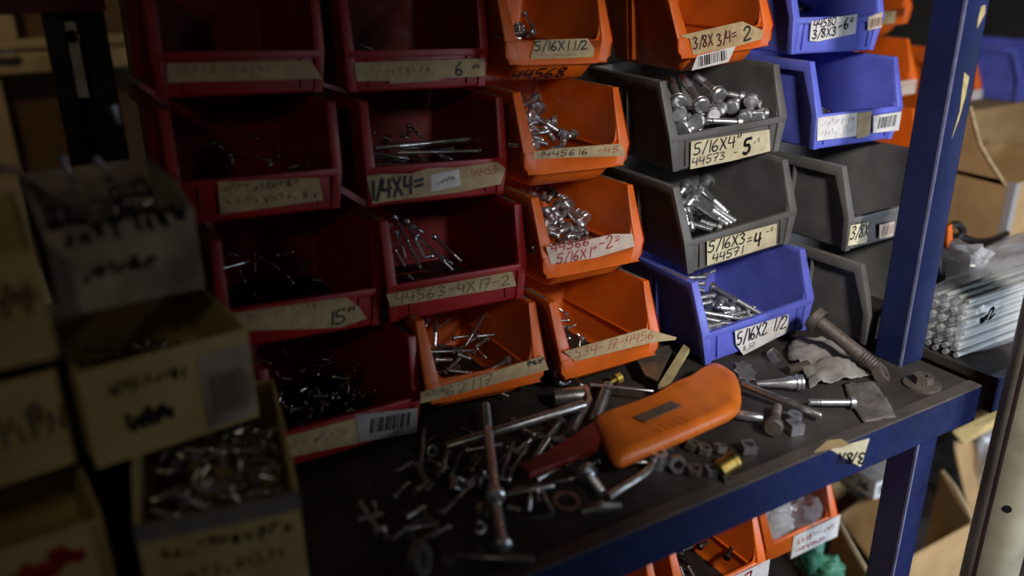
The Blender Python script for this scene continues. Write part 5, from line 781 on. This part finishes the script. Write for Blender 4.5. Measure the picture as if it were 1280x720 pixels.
fl = [Vector(p) for p in ((1.4158,0.7749,0.1026), (1.4158,0.8066,0.1343), (1.4158,0.8339,0.1633), (1.4158,0.863,0.2212), (1.4158,0.8981,0.2271), (1.4158,0.8739,0.1048))]
mb = MB(); mb.slab(fl, .004, 'card'); obj('flap', mb, c1, True)
mb = MB(); mb.tube([fl[0], fl[1]+Vector((0,.003,.002)), fl[2], fl[3]], .003, 8, 'cardedge'); obj('torn_edge', mb, c1, True)
c2x = (1.612,0.99,0.0794)[0]; c2z = (1.7246,0.99,0.1744)[2]
c2 = thing('carton', 'brown carton behind the taped one, under the blue bin', 'carton', at((c2x, .99, .0005)))
for a, b, nm in (((c2x,.99,.001),(c2x+.42,.994,c2z),'front'), ((c2x,.994,.001),(c2x+.004,1.24,c2z),'side'), ((c2x+.416,.994,.001),(c2x+.42,1.24,c2z),'side'), ((c2x+.004,1.236,.001),(c2x+.416,1.24,c2z),'back'), ((c2x+.004,.994,c2z-.004),(c2x+.416,1.236,c2z),'top'), ((c2x+.004,.994,.001),(c2x+.416,1.236,.004),'base')):
    mb = MB(); mb.box(a, b, 'card'); obj(nm, mb, c2, True)
gq = Vector((1.7094,1.03,0.3313))
make_bin('G', 'g', 'blue', 'blue plastic bin seen from its side, far right above the cartons', at((gq.x+.16, 1.0, c2z+.001), .12), 'stacked parts bins')
hq = Vector((1.6558,0.985,0.2675))
make_bin('H', 'o', 'orange', 'orange bin corner peeping out right of the post, white tape on lip', at((hq.x-.081, .99, c2z+.0015), 0), 'stacked parts bins')
front_label('H', 'white', .045, .078, .022, .040, [('~','faint',.05,.03,.075,.03,.006,.0006)])
# bundle of rods in a bag
r0 = Vector((0.9047,0.5336,0.0))
rodend = thing('rod_bundle', 'bundle of pale rods in clear plastic with inked 2, right of the post', 'package', at((1.05, .56, .0)))
rnd = random.Random(7)
for row in range(11):
    for cidx in range(4 if row < 10 else 3):
        y = .543 + cidx*.0135 + (row % 2)*.003; z = .0055 + row*.0071
        mb = MB(); x0_ = .955 + rnd.uniform(0, .012); mb.tube([(x0_, y, z), (x0_+.42, y-.0+rnd.uniform(-.004,.004), z+rnd.uniform(-.001,.001))], .0034, 8, 'rod'); obj('rod', mb, rodend, True, smooth=True)
def film(name, path, mt, parent=None, seed=1, amp=.004, closed=True):
    pass
def pillow(name, c, sx, sy, sz, mt, seed, amp=.15, rz=0, nx=26, ny=18, sharp=.6):
    import mathutils
    mb = MB(); vs_ = []; fs = []
    for j in range(ny+1):
        t = math.pi*j/ny
        for i in range(nx):
            a = 2*math.pi*i/nx
            d = Vector((math.copysign(abs(math.cos(a))**sharp, math.cos(a))*abs(math.sin(t))**sharp, math.copysign(abs(math.sin(a))**sharp, math.sin(a))*abs(math.sin(t))**sharp, math.copysign(abs(math.cos(t))**sharp, math.cos(t))))
            k = 1 + amp*mathutils.noise.noise(d*2.3 + Vector((seed,0,0))) + amp*.6*abs(mathutils.noise.noise(d*6 + Vector((0,seed,0))))
            vs_.append((d.x*sx*k, d.y*sy*k, d.z*sz*k))
    for j in range(ny):
        for i in range(nx): fs.append((j*nx+i, j*nx+(i+1)%nx, (j+1)*nx+(i+1)%nx, (j+1)*nx+i))
    mb.add(vs_, fs, mt, at(c, rz)); return mb
bag = pillow('bag', (1.165, .566, .042), .215, .042, .041, 'film', 3, .05, 0, 60, 26, .35); obj('plastic_film', bag, rodend, True, smooth=True)['label'] = 'clear crinkled plastic film'
t0 = Vector((0.9642,0.528,0.0663)); t1 = Vector((1.0054,0.528,0.0697))
mb = MB(); sa, sb = Vector((0.9991,0.522,0.069)), Vector((0.9484,0.522,0.0763))
write(mb, '2', 'ink', .018, .004, .030, .009, .013, .0028, lambda u, v, l: Vector((0.9559,0.5205,0.0553)) + Vector((u, -l, v)), random); write(mb, '~', 'ink', .0, .002, .016, .004, .008, .003, lambda u, v, l: Vector((0.9559,0.5205,0.0553)) + Vector((u, -l, v)), random); obj('handwriting', mb, rodend, True)
# milky bag above the rods
bgp = pillow('bag', (1.2566,0.645,0.0358), .115, .034, .034, 'film2', 9, .14, .1, 40, 24, .5); o = obj('plastic_bag', bgp, smooth=True); tag(o, 'milky plastic bag lying above the rod bundle', 'bag')
bgp = pillow('bag', (1.1021,0.64,0.0586), .032, .03, .033, 'film2', 5, .3, .4, 30, 20, .6); o = obj('plastic_bag', bgp, smooth=True); tag(o, 'small crinkled clear bag between post and milky bag', 'bag')
mb = MB(); mb.tube(smooth_line([Vector(p) for p in ((1.1476,0.7,0.0963), (1.1695,0.7,0.0986), (1.1897,0.7,0.0828), (1.1766,0.7,0.0751), (1.2013,0.7,0.0707), (1.2324,0.7,0.0601), (1.2887,0.71,0.0497), (1.3629,0.73,0.0416))]), .0055, 10, 'cable'); o = obj('black_cable', mb, smooth=True); tag(o, 'black coiled cable end resting on the plastic bags', 'cable')
mb = MB(); mb.slab([(1.1262,0.69,0.1062), (1.1348,0.69,0.1084), (1.1492,0.69,0.0657), (1.1356,0.69,0.0608)], .004, 'orange'); o = obj('orange_tag', mb); tag(o, 'thin orange plastic piece just right of the post', 'tag')

# ------------------------------------------------------------------ under the deck
def low_bin(key, label, corner_px_lip_right, zdrop):
    pass
U1 = Vector((0.7356,0.6,-0.2483))
make_bin('U1', 'o', 'orange', 'orange bin below the deck with pale tape marked 27', at((U1.x-.081, .60, U1.z-.0477), .0), 'stacked parts bins')
make_bin('U2', 'o', 'orange', 'orange bin below the deck, left of the one taped 27', at((U1.x-.081-.168, .605, U1.z-.0477), .0), 'stacked parts bins')
U3 = Vector((0.9515,0.66,-0.3002))
make_bin('U3', 'o', 'orange', 'orange bin below the deck filled with small plastic bags', at((U3.x-.081, .66, U3.z-.0477), .0), 'stacked parts bins')
front_label('U1', 'white', -.045, .078, .020, .047, [('27','red_ink',.02,.024,.05,.026,.016,.0022),('~','redfaint',-.035,.026,.01,.026,.014,.0016)])
front_label('U3', 'white', -.02, .078, .006, .046, [('~','redfaint',-.01,.026,.07,.026,.012,.0016),('~','red_ink',-.01,.012,.05,.012,.008,.0016)])
mb = MB(); zc = U1.z-.0477-.001
cr = thing('carton', 'dark carton underneath the orange bins on the lower shelf', 'carton', at((U1.x-.15, .61, -.6145)))
mb.box((U1.x-.35, .61, -.6145), (U1.x+.005, .80, zc), 'card'); obj('body', mb, cr, True, bevel=.002)
mb = MB(); mb.box((U1.x-.352, .608, zc-.03), (U1.x+.007, .802, zc-.001), 'card'); obj('lid', mb, cr, True)
cr = thing('carton', 'second dark carton underneath the orange bin of plastic bags', 'carton', at((U3.x-.081, .75, -.6145)))
mb = MB(); mb.box((U3.x-.165, .81, -.6145), (U3.x+.0, .90, U3.z-.049), 'card'); obj('body', mb, cr, True, bevel=.002)
mb = MB(); mb.box((U3.x-.167, .808, U3.z-.08), (U3.x+.002, .902, U3.z-.0487), 'card'); obj('lid', mb, cr, True)
rnd = random.Random(12)
for i in range(14):
    p = Vector((U1.x-.081+rnd.uniform(-.05,.05), .60+rnd.uniform(.03,.14), U1.z-.0477+rnd.uniform(.02,.045))); a = rnd.uniform(0,6.3)
    bolt('hex_bolt', 'dark reddish bolt in the orange bin taped 27', 'bolt', p, p+Vector((.035*math.cos(a), .035*math.sin(a), rnd.uniform(-.006,.006))), .006, 'darksteel', 'bolts in the bin taped 27', parts=False)
for i, (dx, dy) in enumerate(((-.03,.035),(.03,.03),(.0,.06))):
    b_ = pillow('bag', (U3.x-.081+dx, .66+dy, U3.z+.0), .032, .026, .020, ('film2','film','film2')[i], i+3, .3, .3*i, 24, 16, .7); o = obj('plastic_bag', b_, smooth=True); tag(o, ('small grey plastic bag, left in the orange bin below the deck','small clear plastic bag, right in the orange bin below the deck','small grey plastic bag at the back of the lower orange bin')[i], 'bag')
# big open cartons
def wallbox(th, pts, z0, mt, nm, par):
    mb = MB(); pts = [Vector((p[0], p[1], max(p[2], -.6095))) for p in pts]; mb.slab(pts, th, mt); return obj(nm, mb, par, True)
L1a = Vector((1.351,0.7457,-0.42)); L1b = Vector((1.2624,0.6293,-0.42))
L1 = thing('carton', 'large open brown carton with torn edge, behind the lower blue post', 'carton', at((L1b.x, L1b.y, -.615)))
dz = Vector((0,0,-.19)); L1c = Vector((1.0757,0.7532,-0.42)); L1d = Vector((1.0014,0.6278,-0.42))
wallbox(.004, [L1a, L1b, L1b+dz, L1a+dz], 0, 'card', 'side', L1)
wallbox(.004, [L1d, L1b, L1b+dz, L1d+dz], 0, 'card', 'front', L1)
wallbox(.004, [L1c, L1d, L1d+dz, L1c+dz], 0, 'card', 'side', L1)
wallbox(.004, [Vector(p) for p in ((1.17,0.82,-0.4944), (1.3926,0.86,-0.5004), (1.3788,0.82,-0.6635), (1.2445,0.78,-0.6203))], 0, 'card', 'flap', L1)
mb = MB(); mb.tube([L1a, L1a.lerp(L1b,.4)+Vector((.004,0,.003)), L1b], .004, 8, 'cardedge'); obj('torn_edge', mb, L1, True); mb = MB(); mb.tube([L1c, L1c.lerp(L1d,.5)+Vector((-.003,0,.003)), L1d], .004, 8, 'cardedge'); obj('torn_edge', mb, L1, True)
wallbox(.004, [Vector(p) for p in ((1.0788,0.88,-0.4359), (1.238,0.88,-0.4757), (1.3832,0.88,-0.6456), (1.128,0.88,-0.6184))], 0, 'card', 'flap', L1)
# white box on the carton
wc = Vector((1.1643,0.75,-0.4141)); wl = Vector((1.155,0.8077,-0.4069))
wb = thing('small_box', 'small white carton marked 16 on top of the open carton, left of the post', 'box', at((wc.x, wc.y, wc.z), -.02))
mb = MB(); mb.box((0,0,0), (.10,.075,.034), 'whitebox'); body = obj('body', mb, wb, bevel=.001)
mb = MB(); mb.box((.0,.0,.034), (.10,.075,.0352), 'kraftgrey'); obj('lid', mb, wb)
mb = MB(); write(mb, '-16', 'ink', -.062, .010, -.008, .010, .014, .003, lambda u, v, l: Vector((-l, -u, v)), random); obj('lettering', mb, body)
mb = MB(); write(mb, 'S+', 'ink', .008, .010, .034, .010, .013, .003, lambda u, v, l: Vector((u, -l, v)), random); obj('lettering', mb, body)
# right carton with printed flap and grey bag
R = thing('carton', 'open carton with printed top flap and grey plastic inside, lower right', 'carton', at((1.45, .9, -.615)))
wallbox(.004, [Vector(p) for p in ((1.4172,0.78,-0.3742), (1.5524,0.74,-0.3263), (1.5612,0.72,-0.3366), (1.4087,0.75,-0.3833))], 0, 'kraft', 'printed_flap', R)
wallbox(.004, [Vector(p) for p in ((1.4606,0.8,-0.4201), (1.535,0.8,-0.4444), (1.5741,0.74,-0.6903), (1.4908,0.74,-0.6161))], 0, 'card', 'side', R)
wallbox(.004, [Vector(p) for p in ((1.8001,0.98,-0.5568), (2.115,0.98,-0.6064), (2.2859,0.98,-1.0578), (1.8937,0.98,-0.8656))], 0, 'panel', 'back', R)
mb = MB(); pq = Vector((1.4265,0.752,-0.3524)); pe = Vector((1.5153,0.728,-0.3301)) - pq
write(mb, '~', 'ink', 0, 0, pe.length, 0, .009, .002, lambda u, v, l: pq + pe.normalized()*u + Vector((0,-.004-l,v)), random); obj('print', mb, R, True)
b_ = pillow('bag', (1.5702,0.77,-0.5016), .04, .035, .075, 'film2', 14, .35, .2, 30, 26, .7); o = obj('plastic_bag', b_, smooth=True); tag(o, 'grey shiny plastic bag standing in the lower right carton', 'bag')
# green gloves
for i, (px, rz, lb) in enumerate((((0.9456,0.7,-0.3983), .5, 'green rubber glove finger pointing up, left one below the deck'), ((0.9716,0.68,-0.4293), -.4, 'green rubber glove lying lower right of the other one'))):
    b_ = pillow('glove', px, .022, .02, .034 if i == 0 else .02, 'green', i+2, .3, rz, 24, 18, .85); o = obj('rubber_glove', b_, smooth=True); tag(o, lb, 'glove')
mb = MB(); mb.box((U3.x-.09, .72, -.6145), (U3.x+.10, .86, (0.951,0.7,-0.4504)[2]-.012), 'black'); 

# ------------------------------------------------------------------ wooden cupboard far behind, seen through the rack at top left
cb = thing('wooden_cupboard', 'pale wooden cupboard front far behind the rack, top left', 'cupboard', at((.1, 2.22, -.76)))
zt = lambda py: .361 - .00167*(py-15)
def rail(nm, a, b, mt, **k): mb = MB(); mb.box(a, b, mt); return obj(nm, mb, cb, True, bevel=.004)
rail('carcass', (-.6, 2.235, -.76), (.75, 2.5, .5), 'panel')
rail('frame_rail', (-.6, 2.19, zt(62)), (.75, 2.234, zt(50)), 'oak'); rail('frame_rail', (-.6, 2.185, zt(92)), (.75, 2.234, zt(66)), 'oak')
for x in (-.5, .0, .55): rail('frame_stile', (x-.03 if x else (0.0071,2.2,0.3383)[0], 2.195, zt(50)), (x+.03 if x else (0.059,2.2,0.3357)[0], 2.234, .5), 'oak')
for x in (-.5, .55): rail('frame_stile', (x-.03, 2.195, -.7), (x+.03, 2.234, zt(92)), 'oak')
rail('frame_stile', ((-0.0478,2.2,0.1749)[0], 2.195, -.7), ((0.009,2.2,0.1695)[0], 2.234, zt(92)), 'oak')
mb = MB(); mb.tube([(-.01, 2.17, zt(62)), (.03, 2.165, zt(61)), (.045, 2.17, zt(62))], .006, 10, 'zinc'); obj('handle', mb, cb, True, smooth=True)
